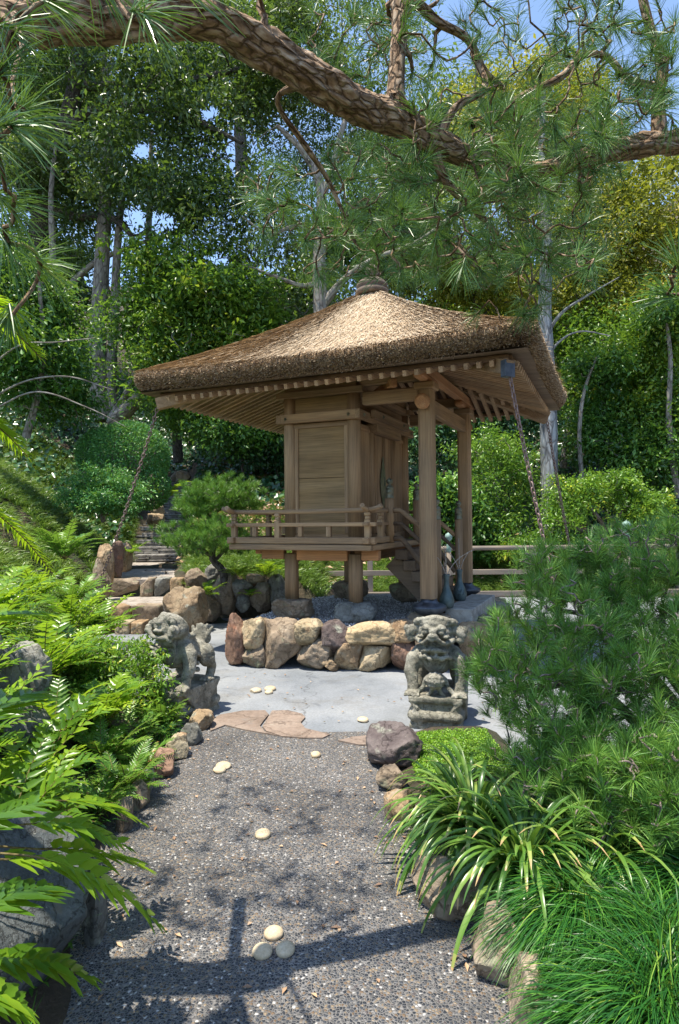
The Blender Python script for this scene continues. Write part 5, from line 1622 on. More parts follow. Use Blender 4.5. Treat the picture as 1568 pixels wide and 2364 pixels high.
tree("magnolia_tree", "multi stemmed magnolia with sunlit yellow green leaves left of the thatched roof", "tree",
     [[(240, 972, 18, .30), (232, 900, 18, .27), (226, 780, 18, .24), (234, 640, 18, .22), (241, 500, 18, .19), (250, 330, 18, .14), (240, 120, 18, .08)],
      [(262, 966, 18, .17), (258, 860, 18, .15), (266, 700, 18, .13), (272, 560, 18, .11), (285, 440, 18, .07)],
      [(262, 972, 17.8, .24), (295, 945, 17.4, .20), (330, 905, 17.1, .17), (362, 840, 17, .14), (395, 740, 16.8, .11), (430, 620, 16.6, .07)],
      [(258, 968, 17.9, .16), (285, 925, 17.6, .12), (305, 885, 17.4, .1), (318, 840, 17.3, .07)],
      [(120, 700, 18.5, .12), (170, 650, 18.3, .10), (230, 600, 18.1, .08), (330, 560, 17.8, .05), (420, 530, 17.6, .03)]],
     [E(420, 610, 16.8, 140, 70), E(360, 730, 16.6, 110, 80), E(500, 700, 16.6, 140, 90), E(400, 830, 16.4, 130, 80), E(560, 780, 16.8, 120, 60), E(345, 690, 17, 60, 60)],
     260, 125, .30, .16, G_BRIGHT, B_PALE, 13, nbr=90, tip=.014, asp=.42, lo=.3)
tree("camellia_tree", "glossy dark green camellia with arching bare stems at the left edge", "tree",
     [[(60, 1010, 12.5, .08), (90, 900, 12.4, .06), (100, 800, 12.2, .05), (90, 650, 12, .03)],
      [(-40, 930, 11.5, .022), (60, 880, 11.3, .018), (160, 870, 11.2, .014), (260, 900, 11.1, .008)],
      [(-60, 880, 11.3, .02), (40, 800, 11.2, .018), (130, 790, 11.1, .012), (220, 780, 11, .007)],
      [(-40, 960, 11.5, .02), (80, 905, 11.3, .017), (200, 940, 11.2, .012), (290, 985, 11.1, .006)]],
     [E(70, 830, 12.4, 120, 110), E(110, 760, 13, 80, 110), E(30, 680, 12.5, 110, 110), E(140, 920, 13.2, 70, 50)],
     260, 95, .23, .12, G_MID, B_PALE, 14, nbr=80, tip=.008, asp=.42)
gold = "golden leaved trees on the right"
tree("golden_tree", "tall golden yellow tree high in the distance above the pine at upper right", "tree",
     [[(1210, 800, 26, .35), (1205, 500, 26, .3), (1200, 300, 26, .2)]],
     [E(1200, 250, 26, 150, 110), E(1290, 300, 26, 110, 90), E(1110, 330, 26, 100, 90), E(1350, 200, 27, 70, 60), E(1200, 400, 26, 160, 90)],
     200, 130, .50, .20, G_GOLD, B_DARK, 15, gold, nbr=50, tip=.02)
tree("golden_tree", "broad golden green tree at the right edge above the bright hillside shrubs", "tree",
     [[(1440, 900, 19, .22), (1425, 720, 19, .2), (1400, 600, 19, .16), (1430, 450, 19, .1)], [(1405, 610, 19, .1), (1340, 640, 18.6, .08), (1280, 660, 18.3, .05)]],
     [E(1440, 480, 19, 130, 90), E(1370, 600, 18.6, 120, 90), E(1430, 700, 18.4, 110, 60), E(1310, 520, 18.8, 90, 70), E(1500, 590, 19, 110, 100), E(1520, 420, 20, 90, 70), E(1300, 680, 18.4, 80, 50)],
     240, 125, .34, .15, G_GOLD, B_DARK, 16, gold, nbr=80, tip=.014)
tree("golden_tree", "low golden green tree seen between the finial and the right roof corner", "tree",
     [[(1120, 900, 18, .12), (1110, 760, 18, .1), (1090, 660, 18, .06)]],
     [E(1030, 650, 18, 90, 60), E(1120, 640, 18, 90, 60), E(1180, 690, 18.2, 80, 45), E(990, 610, 18.4, 70, 40)],
     110, 115, .26, .13, G_GOLD, B_DARK, 17, gold, nbr=40)
tree("smooth_grey_trunk_tree", "tree with a pale smooth grey trunk standing under the far right roof corner", "tree",
     [[(1276, 1262, 14, .23), (1270, 1180, 14, .195), (1268, 1080, 14, .185), (1266, 950, 14, .19), (1262, 820, 14, .165), (1258, 700, 14, .15), (1262, 560, 14, .13), (1250, 400, 14, .09), (1255, 200, 14, .05)],
      [(1262, 770, 14, .05), (1300, 720, 13.8, .035), (1360, 680, 13.6, .025), (1430, 640, 13.4, .012)],
      [(1262, 830, 14, .035), (1290, 790, 13.9, .028), (1340, 765, 13.7, .02), (1410, 775, 13.5, .01)]],
     [E(1200, 480, 14.5, 160, 100), E(1300, 330, 14.5, 150, 110), E(1130, 560, 14.6, 110, 60), E(1330, 560, 14.6, 100, 70)],
     120, 95, .28, .10, G_OLIVE, B_GREY, 18, nbr=70, tip=.010)
hill = "green trees on the slope at right"
for i, (lab, tr, el, n_, mt) in enumerate([
    ("bright green bushy tree on the slope right of the roof's far corner", [[(1300, 1080, 18, .10), (1318, 960, 18, .09), (1345, 840, 18, .06)], [(1318, 1000, 18, .06), (1330, 950, 17.8, .05), (1350, 900, 17.6, .03)]],
     [E(1380, 790, 18, 120, 80), E(1440, 870, 17.6, 110, 80), E(1350, 900, 18, 80, 60)], 210, G_BRIGHT),
    ("light green tree with slim pale trunks at the right edge of the slope", [[(1535, 1130, 16, .09), (1532, 1000, 16, .08), (1528, 850, 16, .05), (1500, 800, 16, .03)]],
     [E(1520, 800, 16, 90, 90), E(1540, 950, 15.6, 80, 80), E(1480, 950, 16.4, 80, 60)], 200, G_BRIGHT),
    ("dark leaved tree low on the slope behind the azaleas at right", [[(1470, 1120, 16.5, .09), (1468, 1040, 16.5, .08), (1455, 980, 16.5, .05)]],
     [E(1420, 1010, 16.2, 100, 60), E(1520, 1060, 15.5, 90, 70), E(1370, 970, 16.4, 60, 50)], 170, G_MID),
    ("glossy green shrubby tree behind the far porch post", [[(1150, 1200, 16, .08), (1140, 1060, 16, .06), (1130, 960, 16, .04)]],
     [E(1120, 990, 16.4, 110, 60), E(1010, 1010, 16, 80, 70), E(1200, 960, 16.4, 80, 50)], 170, G_IVY)]):
    tree("slope_tree", lab, "tree", tr, el, n_, 100, .25, .125, mt, B_PALE, 30+i, hill, nbr=60, tip=.012)
back = "large trees closing the view behind the garden"
for i, (X, Y, d, rx, ry, mt, lab) in enumerate([
    (80, 640, 27, 190, 110, G_DARK, "dark distant tree at the far left beyond the magnolia"), (640, 720, 25, 200, 100, G_DARK, "dark distant tree behind the left roof slope"), (880, 560, 27, 220, 120, G_MID, "green distant tree behind the roof finial"),
    (1120, 720, 25, 200, 120, G_MID, "green distant tree behind the right roof slope"), (1400, 760, 26, 240, 170, G_MID, "distant green tree behind the golden trees"), (1000, 350, 30, 230, 140, G_OLIVE, "tall olive distant tree above the shrine finial"),
    (560, 130, 27, 220, 150, G_OLIVE, "tall olive distant tree at the top left behind the oak"), (120, 300, 27, 200, 180, G_OLIVE, "tall distant tree at the upper left edge")]):
    tree("distant_tree", lab, "tree", [[(X, Y+300, d, .3), (X-8, Y+60, d, .22), (X+5, Y-40, d, .12)]],
         [E(X, Y, d, rx*.8, ry*.8), E(X-rx*.5, Y+ry*.2, d, rx*.5, ry*.6), E(X+rx*.5, Y+ry*.1, d, rx*.5, ry*.6), E(X+rx*.1, Y-ry*.5, d, rx*.5, ry*.5)],
         190, 105, .55, .22, mt, B_DARK, 50+i, back, nbr=60, tip=.02, lo=.1)
for i, (X, Y, d, rx, ry, lab) in enumerate([(560, 985, 16.5, 120, 55, "dark glossy hedge shrub under the left eave of the roof"), (440, 930, 17, 100, 50, "dark glossy shrub behind the round clipped bush"), (640, 1010, 17, 90, 60, "dark glossy shrub touching the shrine's left column")]):
    tree("dark_shrub", lab, "shrub", [[(X, Y+ry+50, d, .05), (X, Y, d, .03)]], [E(X, Y, d, rx, ry), E(X-rx*.4, Y+ry*.4, d-.5, rx*.6, ry*.6), E(X+rx*.4, Y+ry*.3, d-.4, rx*.6, ry*.6)],
         110, 120, .22, .12, (G_MID, G_BRIGHT, G_IVY)[i], B_DARK, 70+i, "dark shrubs behind the shrine", nbr=30, tip=.01)
tree("slim_tree", "slim dark trunked tree standing at the top of the slate stair", "tree", [[(412, 1068, 19, .16), (408, 1000, 19, .14), (408, 930, 19, .12), (400, 840, 19, .08)]], [E(400, 870, 18.6, 90, 40)], 50, 110, .25, .14, G_MID, B_DARK, 79, nbr=12)

for i, (tr, el, lab) in enumerate([
    ([(118, 760, 17, .10), (122, 600, 17, .09), (118, 450, 17, .07), (130, 330, 17, .05)], [E(110, 380, 17.6, 90, 60)], "slim pale trunked tree at the far left behind the camellia"),
    ([(345, 760, 21, .13), (342, 600, 21, .12), (346, 440, 21, .09), (350, 300, 21, .06)], [E(360, 420, 21.6, 90, 50)], "pale trunked tree seen through the gap above the magnolia"),
    ([(1565, 1150, 15, .08), (1545, 980, 15, .07), (1548, 820, 15, .05), (1530, 700, 15, .03)], [E(1540, 730, 15.4, 70, 50)], "slim pale trunked tree at the right edge of the slope"),
    ([(1345, 1120, 15.5, .06), (1338, 1000, 15.5, .05), (1350, 900, 15.5, .04), (1380, 820, 15.5, .02)], [E(1380, 850, 15.9, 60, 40)], "thin leaning tree between the grey trunk and the bushy tree")]):
    tree("slim_tree", lab, "tree", [tr], el, 55, 90, .22, .12, (G_OLIVE, G_OLIVE, G_MID, G_MID)[i], B_PALE, 140+i, nbr=20, tip=.01)

# ------------------------------------------------------------------ shrubs
tree("azalea", "tall azalea with yellowing tips between the far porch post and the grey trunk", "shrub", [[(1170, 1255, 14.4, .05), (1165, 1150, 14.4, .045), (1160, 1060, 14.4, .03)], [(1168, 1180, 14.4, .03), (1120, 1110, 14.2, .025), (1100, 1050, 14, .015)]],
     [E(1140, 1040, 14.3, 80, 45), E(1190, 1100, 14.3, 60, 60), E(1110, 1120, 14.0, 55, 55), E(1180, 1180, 14.2, 60, 50), E(1120, 1200, 13.9, 60, 40)], 200, 70, .13, .075, G_AZ, B_TWIG, 81, nbr=110, tip=.006, asp=.4)
tree("azalea", "spreading bright azalea with gnarled bare branches behind the pine at right", "shrub", [[(1390, 1262, 13.6, .06), (1395, 1220, 13.6, .05), (1370, 1180, 13.5, .04), (1340, 1150, 13.4, .02)], [(1395, 1230, 13.6, .045), (1430, 1190, 13.5, .04), (1450, 1140, 13.4, .02)], [(1392, 1235, 13.6, .04), (1330, 1220, 13.4, .03), (1290, 1190, 13.2, .015)]],
     [E(1330, 1150, 13.4, 70, 40), E(1400, 1120, 13.5, 80, 32), E(1460, 1160, 13.4, 70, 38), E(1300, 1195, 13.2, 45, 25), E(1500, 1190, 13.2, 50, 25)], 200, 75, .12, .08, G_AZ, B_TWIG, 82, nbr=110, tip=.007, asp=.4)
tree("camellia_bush", "glossy camellia bush seen between the two porch posts", "shrub", [[(1040, 1290, 13.9, .05), (1030, 1200, 13.9, .04), (1020, 1120, 13.9, .02)]],
     [E(1010, 1150, 13.9, 60, 60), E(1060, 1180, 13.8, 60, 60), E(970, 1180, 14, 50, 70), E(1100, 1240, 13.7, 60, 40), E(1030, 1240, 13.7, 70, 40)], 170, 75, .16, .11, G_MID, B_TWIG, 83, nbr=40, tip=.006, asp=.5)
tree("low_shrub", "yellow tipped low shrub just behind the fence at the grey trunk's foot", "shrub", [[(1275, 1290, 13.2, .02), (1275, 1250, 13.2, .015)]],
     [E(1250, 1250, 13.3, 60, 22), E(1320, 1255, 13.2, 50, 20), E(1190, 1270, 13.2, 50, 16)], 90, 60, .10, .08, G_AZ, B_TWIG, 84, nbr=30, tip=.005)
def dome(name, label, ells, n, L, asp, mat, seed, per_twig=None):
    """clipped bush: leaves packed on the surface of smooth ellipsoids"""
    r = np.random.default_rng(seed)
    C, d = ell_points(ells, n, r, .86, 1.02)
    base = Vector(ells[0][0]) - Vector((0, 0, ells[0][1][2]))
    root = empty(name, base); tag(root, label, "shrub")
    keep = np.ones(len(C), bool)
    for e in ells:
        q = (C-e[0])/e[1]; keep &= (np.linalg.norm(q, axis=1) > .84)
    C, d = C[keep], d[keep]
    D = nrm(d*.8 + r.normal(0, .55, C.shape)); Nn = nrm(d + r.normal(0, .5, C.shape))
    leaf_mesh("crown", C-np.array(base), D, Nn, L*r.uniform(.6, 1.3, len(C)), L*asp, mat, root, np.clip(r.normal(.5, .22, len(C)), 0, 1))
    tb = Tubes()
    for e in ells:
        for k in range(12):
            a = e[0] + np.array([0, 0, -e[1][2]*.9]); b_ = e[0] + nrm(r.normal(0, 1, 3) + np.array([0, 0, .6]))*e[1]*.85
            tb.add(smooth_path([a-np.array(base), (a+b_)/2-np.array(base)+r.normal(0, .08, 3), b_-np.array(base)], 6), np.linspace(.03, .01, 6), 5)
    tb.build("stems", B_TWIG, root)
dome("clipped_bush", "big rounded clipped bush with blue green leaves left of the slate stair", [E(300, 1055, 13.4, 88, 80), E(240, 1050, 13.7, 60, 60), E(345, 1125, 13.2, 46, 50)], 34000, .055, .5, G_CLIP, 91)
tree("azalea", "dark green azalea below the round clipped bush beside the left chain", "shrub", [[(240, 1205, 12.2, .05), (225, 1160, 12.2, .04), (200, 1120, 12.1, .02)], [(240, 1190, 12.2, .04), (280, 1150, 12.1, .03), (310, 1110, 12, .015)]],
     [E(230, 1115, 12.2, 80, 38), E(290, 1135, 12.1, 60, 40), E(180, 1145, 12.1, 50, 30), E(250, 1160, 11.9, 70, 25)], 230, 80, .10, .055, G_CLIP, B_TWIG, 92, nbr=60, tip=.006, asp=.45)
tree("azalea", "rounded azalea with small glossy leaves in front of the left lion", "shrub", [[(300, 1690, 4.9, .012), (290, 1630, 4.9, .010), (280, 1560, 4.9, .006)], [(302, 1690, 4.9, .011), (330, 1620, 4.85, .009), (345, 1550, 4.8, .005)], [(298, 1690, 4.95, .011), (250, 1620, 5, .008), (225, 1560, 5, .005)]],
     [E(290, 1520, 4.95, 90, 48, .26), E(345, 1580, 4.8, 50, 50, .2), E(235, 1550, 5.0, 60, 55, .22), E(280, 1640, 4.9, 85, 45, .2), E(375, 1650, 4.7, 45, 35, .12)], 620, 15, .030, .036, G_AZ, B_TWIG, 93, nbr=300, tip=.0022, asp=.42, lo=.5, upn=1.2)

# ------------------------------------------------------------------ ground cover (nobody could count it)
def blades(P, D0, L, w_, bend, mat, name, label, cat, r, parent=None, seg=3, kind="stuff", rnd=None):
    """curved grass blades: base P, initial direction D0"""
    n = len(P); L = np.broadcast_to(np.asarray(L, float), (n,))
    hz = nrm(D0*np.array([1, 1, 0]) + 1e-6)
    side = nrm(np.cross(D0, [0, 0, 1.0]) + r.normal(0, .25, (n, 3)))
    rows = []; pos = P.copy(); d = D0.copy()
    wp = np.interp(np.linspace(0, 1, seg+1), [0, .4, 1], [.8, 1, .15])
    for k in range(seg+1):
        rows.append(pos - side*w_*wp[k]/2); rows.append(pos + side*w_*wp[k]/2)
        pos = pos + d*(L/seg)[:, None]
        d = nrm(d + np.array([0, 0, -1.0])*bend/seg*1.6 + hz*.1)
    V = np.stack(rows, 1).reshape(-1, 3); b_ = (np.arange(n)*(2*seg+2))[:, None]
    F = np.concatenate([b_ + [2*k, 2*k+1, 2*k+3, 2*k+2] for k in range(seg)], 1).reshape(-1, 4)
    rnd = r.random(n) if rnd is None else rnd
    o = link(name, mesh_np(name, V, F, {'rnd': np.repeat(rnd, seg)}), mat, parent)
    if label: tag(o, label, cat, kind=kind)
    return o
def tufts(xs, ys, per, L, w_, r, spread=.7, bend=1.0, rad=.06, zoff=0.0):
    n = len(xs); zs = height(xs, ys)
    j = np.repeat(np.arange(n), per); m_ = len(j)
    a = r.uniform(0, 2*np.pi, m_); t = r.uniform(.1, 1, m_)*spread
    P = np.stack([xs[j] + np.cos(a)*rad*r.random(m_), ys[j] + np.sin(a)*rad*r.random(m_), zs[j] + zoff - .02], 1)
    D = nrm(np.stack([np.cos(a)*t, np.sin(a)*t, np.ones(m_)], 1))
    tr = r.random(n)
    return P, D, L*r.uniform(.6, 1.2, m_), np.clip(tr[j]*.5 + r.random(m_)*.5, 0, 1)
r_ = np.random.default_rng(5)
def scatter(n, x0, x1, y0, y1, cond):
    x = r_.uniform(x0, x1, n); y = r_.uniform(y0, y1, n); k = cond(x, y); return x[k], y[k]
xs, ys = scatter(9500, -11, -2.2, 5.5, 18, lambda x, y: (x < xl(y)-.15) & (x > xl(y)-6))
P, D, L, rn = tufts(xs, ys, 26, .26, .012, r_, .9)
blades(P, D, L, .014, 1.1, G_HILL, "grass", "long tufted grass covering the left hillside", "grass", r_, rnd=rn)
xs, ys = scatter(5200, -4.2, 1.4, 10.75, 18, lambda x, y: (x > corr_r(y)+.15) & (height(x, y) > .25) & (y > 10.75))
P, D, L, rn = tufts(xs, ys, 22, .22, .012, r_, .9)
blades(P, D, L, .014, 1.1, G_HILL, "grass", "tufted grass on the slope behind the shrine and the small pine", "grass", r_, rnd=rn)
xs, ys = scatter(2600, -1, 9, 13.1, 14.6, lambda x, y: x > -1.2)
P, D, L, rn = tufts(xs, ys, 26, .28, .012, r_, 1.0)
blades(P, D, L, .013, 1.2, G_HILL, "grass", "tufted grass just behind the fence", "grass", r_, rnd=rn)
# ivy over the far slopes
n = 60000
x = r_.uniform(-16, 16, n); y = r_.uniform(14.5, 30, n)
k = ~((x < corr_r(y)+.2) & (x > xl(y)-.2) & (y < 21)); x, y = x[k], y[k]; n = len(x)
P = np.stack([x, y, height(x, y) + r_.uniform(-.05, .30, n)], 1)
D = nrm(np.stack([r_.normal(0, .5, n), -np.abs(r_.normal(.5, .4, n)), r_.normal(-.2, .5, n)], 1)); Nn = nrm(np.stack([r_.normal(0, .4, n), -np.ones(n)*.8, np.ones(n)*.7], 1))
tag(leaf_mesh("ivy", P, D, Nn, .17*r_.uniform(.6, 1.3, n), .15, G_IVY), "dark glossy ivy covering the steep bank at the back", "ivy", kind="stuff")
# fallen leaves
n = 5200
x = np.concatenate([r_.uniform(-4.0, 0, n//2), r_.uniform(-4, 8, n//2)]); y = np.concatenate([r_.uniform(12, 20, n//2), r_.uniform(13.3, 19, n//2)])
k = ~((x < corr_r(y)) & (r_.random(n) > .06)); x, y = x[k], y[k]; n = len(x)
P = np.stack([x, y, height(x, y) + r_.uniform(.06, .2, n)], 1)
tag(leaf_mesh("leaf_litter", P, nrm(r_.normal(0, 1, (n, 3))*[1, 1, .3]), nrm(r_.normal(0, .4, (n, 3)) + [0, 0, 1]), .15, .08, G_LITTER), "brown fallen leaves lying on the slope behind the shrine", "fallen leaves", kind="stuff")
n = 240
u = r_.random(n)
x = np.concatenate([r_.uniform(-1.2, .6, 90), r_.uniform(-1.6, 3, 70), r_.uniform(-4.6, -2.8, 80)]); y = np.concatenate([r_.uniform(2, 4.6, 90), r_.uniform(4.9, 6.5, 70), r_.uniform(9.3, 15, 80)])
z = np.where(y > 11.1, .58, np.where(y > 9.8, .29, np.where(y > 9.0, .064, .004)))
P = np.stack([x, y, z + .004], 1)
tag(leaf_mesh("leaf_litter", P, nrm(r_.normal(0, 1, (n, 3))*[1, 1, 0]), np.tile([0, 0, 1.0], (n, 1)) + r_.normal(0, .15, (n, 3)), .035*r_.uniform(.5, 1.3, n), .016, G_LITTER), "a few scattered dry brown leaves on the paving and steps", "fallen leaves", kind="stuff")
# moss patch under the right lion
n = 13000
x = r_.uniform(.45, 1.05, n); y = r_.uniform(3.75, 4.55, n)
hmo = .022 + .012*np.sin(x*9)*np.sin(y*7)
P = np.stack([x, y, np.maximum(height(x, y), 0) + hmo*r_.uniform(.2, 1, n)], 1)
tag(leaf_mesh("moss", P, nrm(r_.normal(0, 1, (n, 3)) + [0, 0, .3]), nrm(r_.normal(0, .5, (n, 3)) + [0, 0, 1]), .013, .011, G_MOSS), "bright green creeping moss at the foot of the front lion", "moss", kind="stuff")

# ------------------------------------------------------------------ pine needles
def needles(T, D, per, L, w_, r, spread=(.25, 1.15), stem=.05):
    """bottle brush tufts at T pointing along D"""
    n = len(T); j = np.repeat(np.arange(n), per); m_ = len(j)
    Dj = D[j]; s = r.uniform(0, 1, m_)
    th = spread[0] + (spread[1]-spread[0])*r.random(m_)**.8 * (1.15 - .6*s)
    u = nrm(np.cross(Dj, r.normal(0, 1, (m_, 3))))
    dirn = nrm(Dj*np.cos(th)[:, None] + u*np.sin(th)[:, None])
    P = T[j] - Dj*((1-s)*stem)[:, None]
    Ls = L*(np.broadcast_to(r.uniform(.8, 1.15, n), (n,))[j])*r.uniform(.75, 1.08, m_)
    side = nrm(np.cross(dirn, r.normal(0, 1, (m_, 3))))
    w_ = np.broadcast_to(np.asarray(w_, float), (m_,))[:, None]
    bendv = np.array([0, 0, -.10])*Ls[:, None]
    mid = P + dirn*Ls[:, None]*.55 - bendv*0; tip = P + dirn*Ls[:, None] + bendv
    V = np.stack([P - side*w_*.4, P + side*w_*.4, mid + side*w_*.5, mid - side*w_*.5, tip + side*w_*.15, tip - side*w_*.15], 1).reshape(-1, 3)
    b_ = (np.arange(m_)*6)[:, None]
    F = np.concatenate([b_ + [0, 1, 2, 3], b_ + [3, 2, 4, 5]], 1).reshape(-1, 4)
    tr = r.random(n)
    rn = np.clip(tr[j]*.45 + r.random(m_)*.5, 0, 1)
    return V, F, np.repeat(rn, 2)
def needle_mesh(name, sets, mat, parent):
    V = []; F = []; Rn = []; n = 0
    for v, f, q in sets: V.append(v); F.append(f+n); Rn.append(q); n += len(v)
    return link(name, mesh_np(name, np.concatenate(V), np.concatenate(F), {'rnd': np.concatenate(Rn)}), mat, parent)

# --- the great pine limb overhead
pine = empty("pine_tree", (-3.1, 2.0, 0)); tag(pine, "old pine whose thick rugged limb arches across the top of the view", "tree"); PB = np.array([-3.1, 2.0, 0])
tb = Tubes()
LIMB = [(-150, 55, 2.2, .115), (0, 52, 2.28, .098), (200, 45, 2.35, .090), (330, 42, 2.4, .084), (430, 42, 2.45, .080), (520, 62, 2.5, .083), (620, 118, 2.6, .086), (720, 178, 2.7, .084), (820, 240, 2.85, .086), (905, 278, 3.0, .084),
        (1000, 325, 3.15, .072), (1100, 368, 3.3, .060), (1250, 390, 3.45, .052), (1400, 352, 3.5, .062), (1500, 332, 3.5, .075), (1640, 318, 3.5, .085)]
KD = .82
P = np.array([[*at(a, b_, c*KD), d*KD*.85] for a, b_, c, d in LIMB])
P = np.concatenate([[[-3.1, 2.0, -.1, .26], [-3.15, 2.0, 1.2, .22], [-3.0, 1.95, 2.4, .16], [-2.3, 1.85, 3.0, .11]], P])
Q = smooth_path(P, 360); 
tb.add(Q[:, :3]-PB, Q[:, 3], 40, .34, 1)
S = [Q[120:, :3]]; SR = [Q[120:, 3]*.55]
for br_ in ([(905, 275, 3.0, .062), (912, 235, 3.0, .048), (918, 150, 3.02, .042), (922, 60, 3.05, .040), (915, -60, 3.1, .038), (930, -260, 3.2, .03)],
            [(920, 40, 3.05, .036), (960, 10, 3.1, .028), (1010, 50, 3.2, .024), (1080, 90, 3.3, .021), (1120, 165, 3.4, .018), (1160, 200, 3.5, .014)],
            [(1525, 325, 3.5, .045), (1520, 240, 3.5, .036), (1530, 150, 3.5, .03), (1500, 60, 3.5, .026), (1470, -60, 3.5, .02)],
            [(1090, 290, 3.4, .02), (1160, 250, 3.5, .022), (1220, 215, 3.5, .021), (1300, 175, 3.5, .02), (1340, 130, 3.5, .018), (1400, 130, 3.5, .018), (1450, 180, 3.5, .018), (1520, 200, 3.5, .02)],
            [(1010, 330, 3.15, .028), (1050, 250, 3.2, .022), (1120, 200, 3.3, .018), (1090, 120, 3.4, .014)],
            [(720, 185, 2.7, .022), (640, 230, 2.8, .012), (700, 330, 2.95, .014), (760, 420, 3.1, .012), (820, 560, 3.2, .01)],
            [(1000, 340, 3.15, .03), (1030, 420, 3.2, .022), (1080, 470, 3.3, .018), (1150, 540, 3.4, .012)],
            [(0, 30, 2.2, .012), (50, 90, 1.9, .008), (30, 180, 1.7, .006), (40, 290, 1.5, .003)]):
    A = smooth_path(np.array([[*at(a, b_, c*KD), d*KD] for a, b_, c, d in br_]), 26)
    tb.add(A[:, :3]-PB, A[:, 3], 10, .16, 3); S.append(A[2:, :3]); SR.append(A[2:, 3])
S = np.concatenate(S)-PB; SR = np.concatenate(SR)
rp = np.random.default_rng(21)
def region(n, x0, x1, y0, y1, d0, d1):
    return np.array([np.array(at(rp.uniform(x0, x1), rp.uniform(y0, y1), KD*rp.uniform(d0, d1))) for _ in range(n)])
T1 = np.concatenate([region(105, 930, 1560, 0, 300, 2.9, 4.2), region(300, 700, 1400, 330, 650, 2.8, 4.6), region(120, 950, 1450, 230, 430, 2.8, 4.2), region(26, 700, 920, 20, 180, 3.2, 4.0), region(20, 1380, 1560, 60, 300, 3, 4), region(28, 560, 760, 380, 560, 3.0, 3.8),
                     region(40, 950, 1500, -300, -10, 2.9, 3.9), region(12, 1080, 1260, 640, 730, 3.3, 4.2), region(120, -450, 750, -420, -40, 2.3, 3.9)])
dz = grow(tb, S, SR, T1-PB, .0042, .20, 5, .6, 5)
dz = nrm(dz + np.array([0, 0, .35]))
sets = [needles(T1-PB, dz, 50, .112, .0023, rp)]
hero = [(335, 30, 1.20), (40, 70, 1.2), (30, 290, 1.15), (60, 250, 1.3), (110, 0, 1.3), (20, 560, 1.35), (95, 610, 1.5), (30, 480, 1.3), (0, 150, 1.2), (1568, 600, 1.7), (1540, 680, 1.9), (-40, 330, 1.15), (20, 740, 1.5), (240, -40, 1.3), (440, -40, 1.3)]
T2 = np.array([np.array(at(*h)) for h in hero])
S2 = np.concatenate([S, np.array([np.array(at(-80, 200, 1.5)), np.array(at(-100, 500, 1.5)), np.array(at(1700, 600, 2.0))])-PB]); SR2 = np.concatenate([SR, [.012, .012, .012]])
t3 = Tubes()
tb.add(smooth_path([np.array(at(-60, 40, 2.2))-PB, np.array(at(-120, 120, 1.8))-PB, np.array(at(-80, 300, 1.5))-PB, np.array(at(-100, 520, 1.5))-PB, np.array(at(-100, 760, 1.5))-PB], 16), np.linspace(.03, .010, 16), 8)
tb.add(smooth_path([np.array(at(1640, 320, 3.5))-PB, np.array(at(1720, 420, 2.8))-PB, np.array(at(1700, 600, 2.0))-PB], 12), np.linspace(.03, .010, 12), 8)
d2 = grow(tb, S2, SR2, T2-PB, .0045, .1, 7, .7, 9)
d2 = nrm(d2*.5 + np.array([[.6, -.1, -.15]])*np.where(T2[:, :1] > 0, -1, 1) + rp.normal(0, .25, d2.shape))
sets.append(needles(T2-PB, d2, 62, .125, .0027, rp, (.2, 1.35), .045))
tb.build("trunk", B_PINE, pine)
needle_mesh("needles", sets, G_NEED, pine)

# --- the spreading pine at lower right
pr = empty("pine_tree", (1.95, 3.45, 0)); tag(pr, "low spreading pine with long green needles filling the right foreground", "tree"); PB = np.array([1.95, 3.45, 0])
tb = Tubes(); S = []; SR = []
for br_ in ([(1.95, 3.45, 0, .055), (1.88, 3.40, .25, .048), (1.98, 3.42, .5, .042), (1.85, 3.5, .75, .034), (1.95, 3.45, 1.1, .022), (1.9, 3.5, 1.4, .012)],
            [(1.9, 3.4, .3, .035), (1.65, 3.3, .42, .03), (1.45, 3.35, .62, .026), (1.25, 3.3, .72, .02), (1.0, 3.25, .70, .013)],
            [(1.92, 3.4, .45, .03), (1.7, 3.6, .8, .024), (1.5, 3.7, 1.0, .018), (1.25, 3.75, 1.05, .011)],
            [(1.9, 3.38, .22, .028), (1.6, 3.0, .3, .022), (1.35, 2.8, .38, .016), (1.1, 2.7, .38, .01)],
            [(1.92, 3.42, .6, .026), (2.1, 3.1, .8, .02), (1.9, 2.8, .9, .014)], [(1.9, 3.4, .3, .028), (2.0, 2.9, .4, .02), (1.75, 2.6, .45, .013)]):
    A = smooth_path(np.array(br_), 22); tb.add(A[:, :3]-PB, A[:, 3], 9, .18, 4); S.append(A[3:, :3]-PB); SR.append(A[3:, 3])
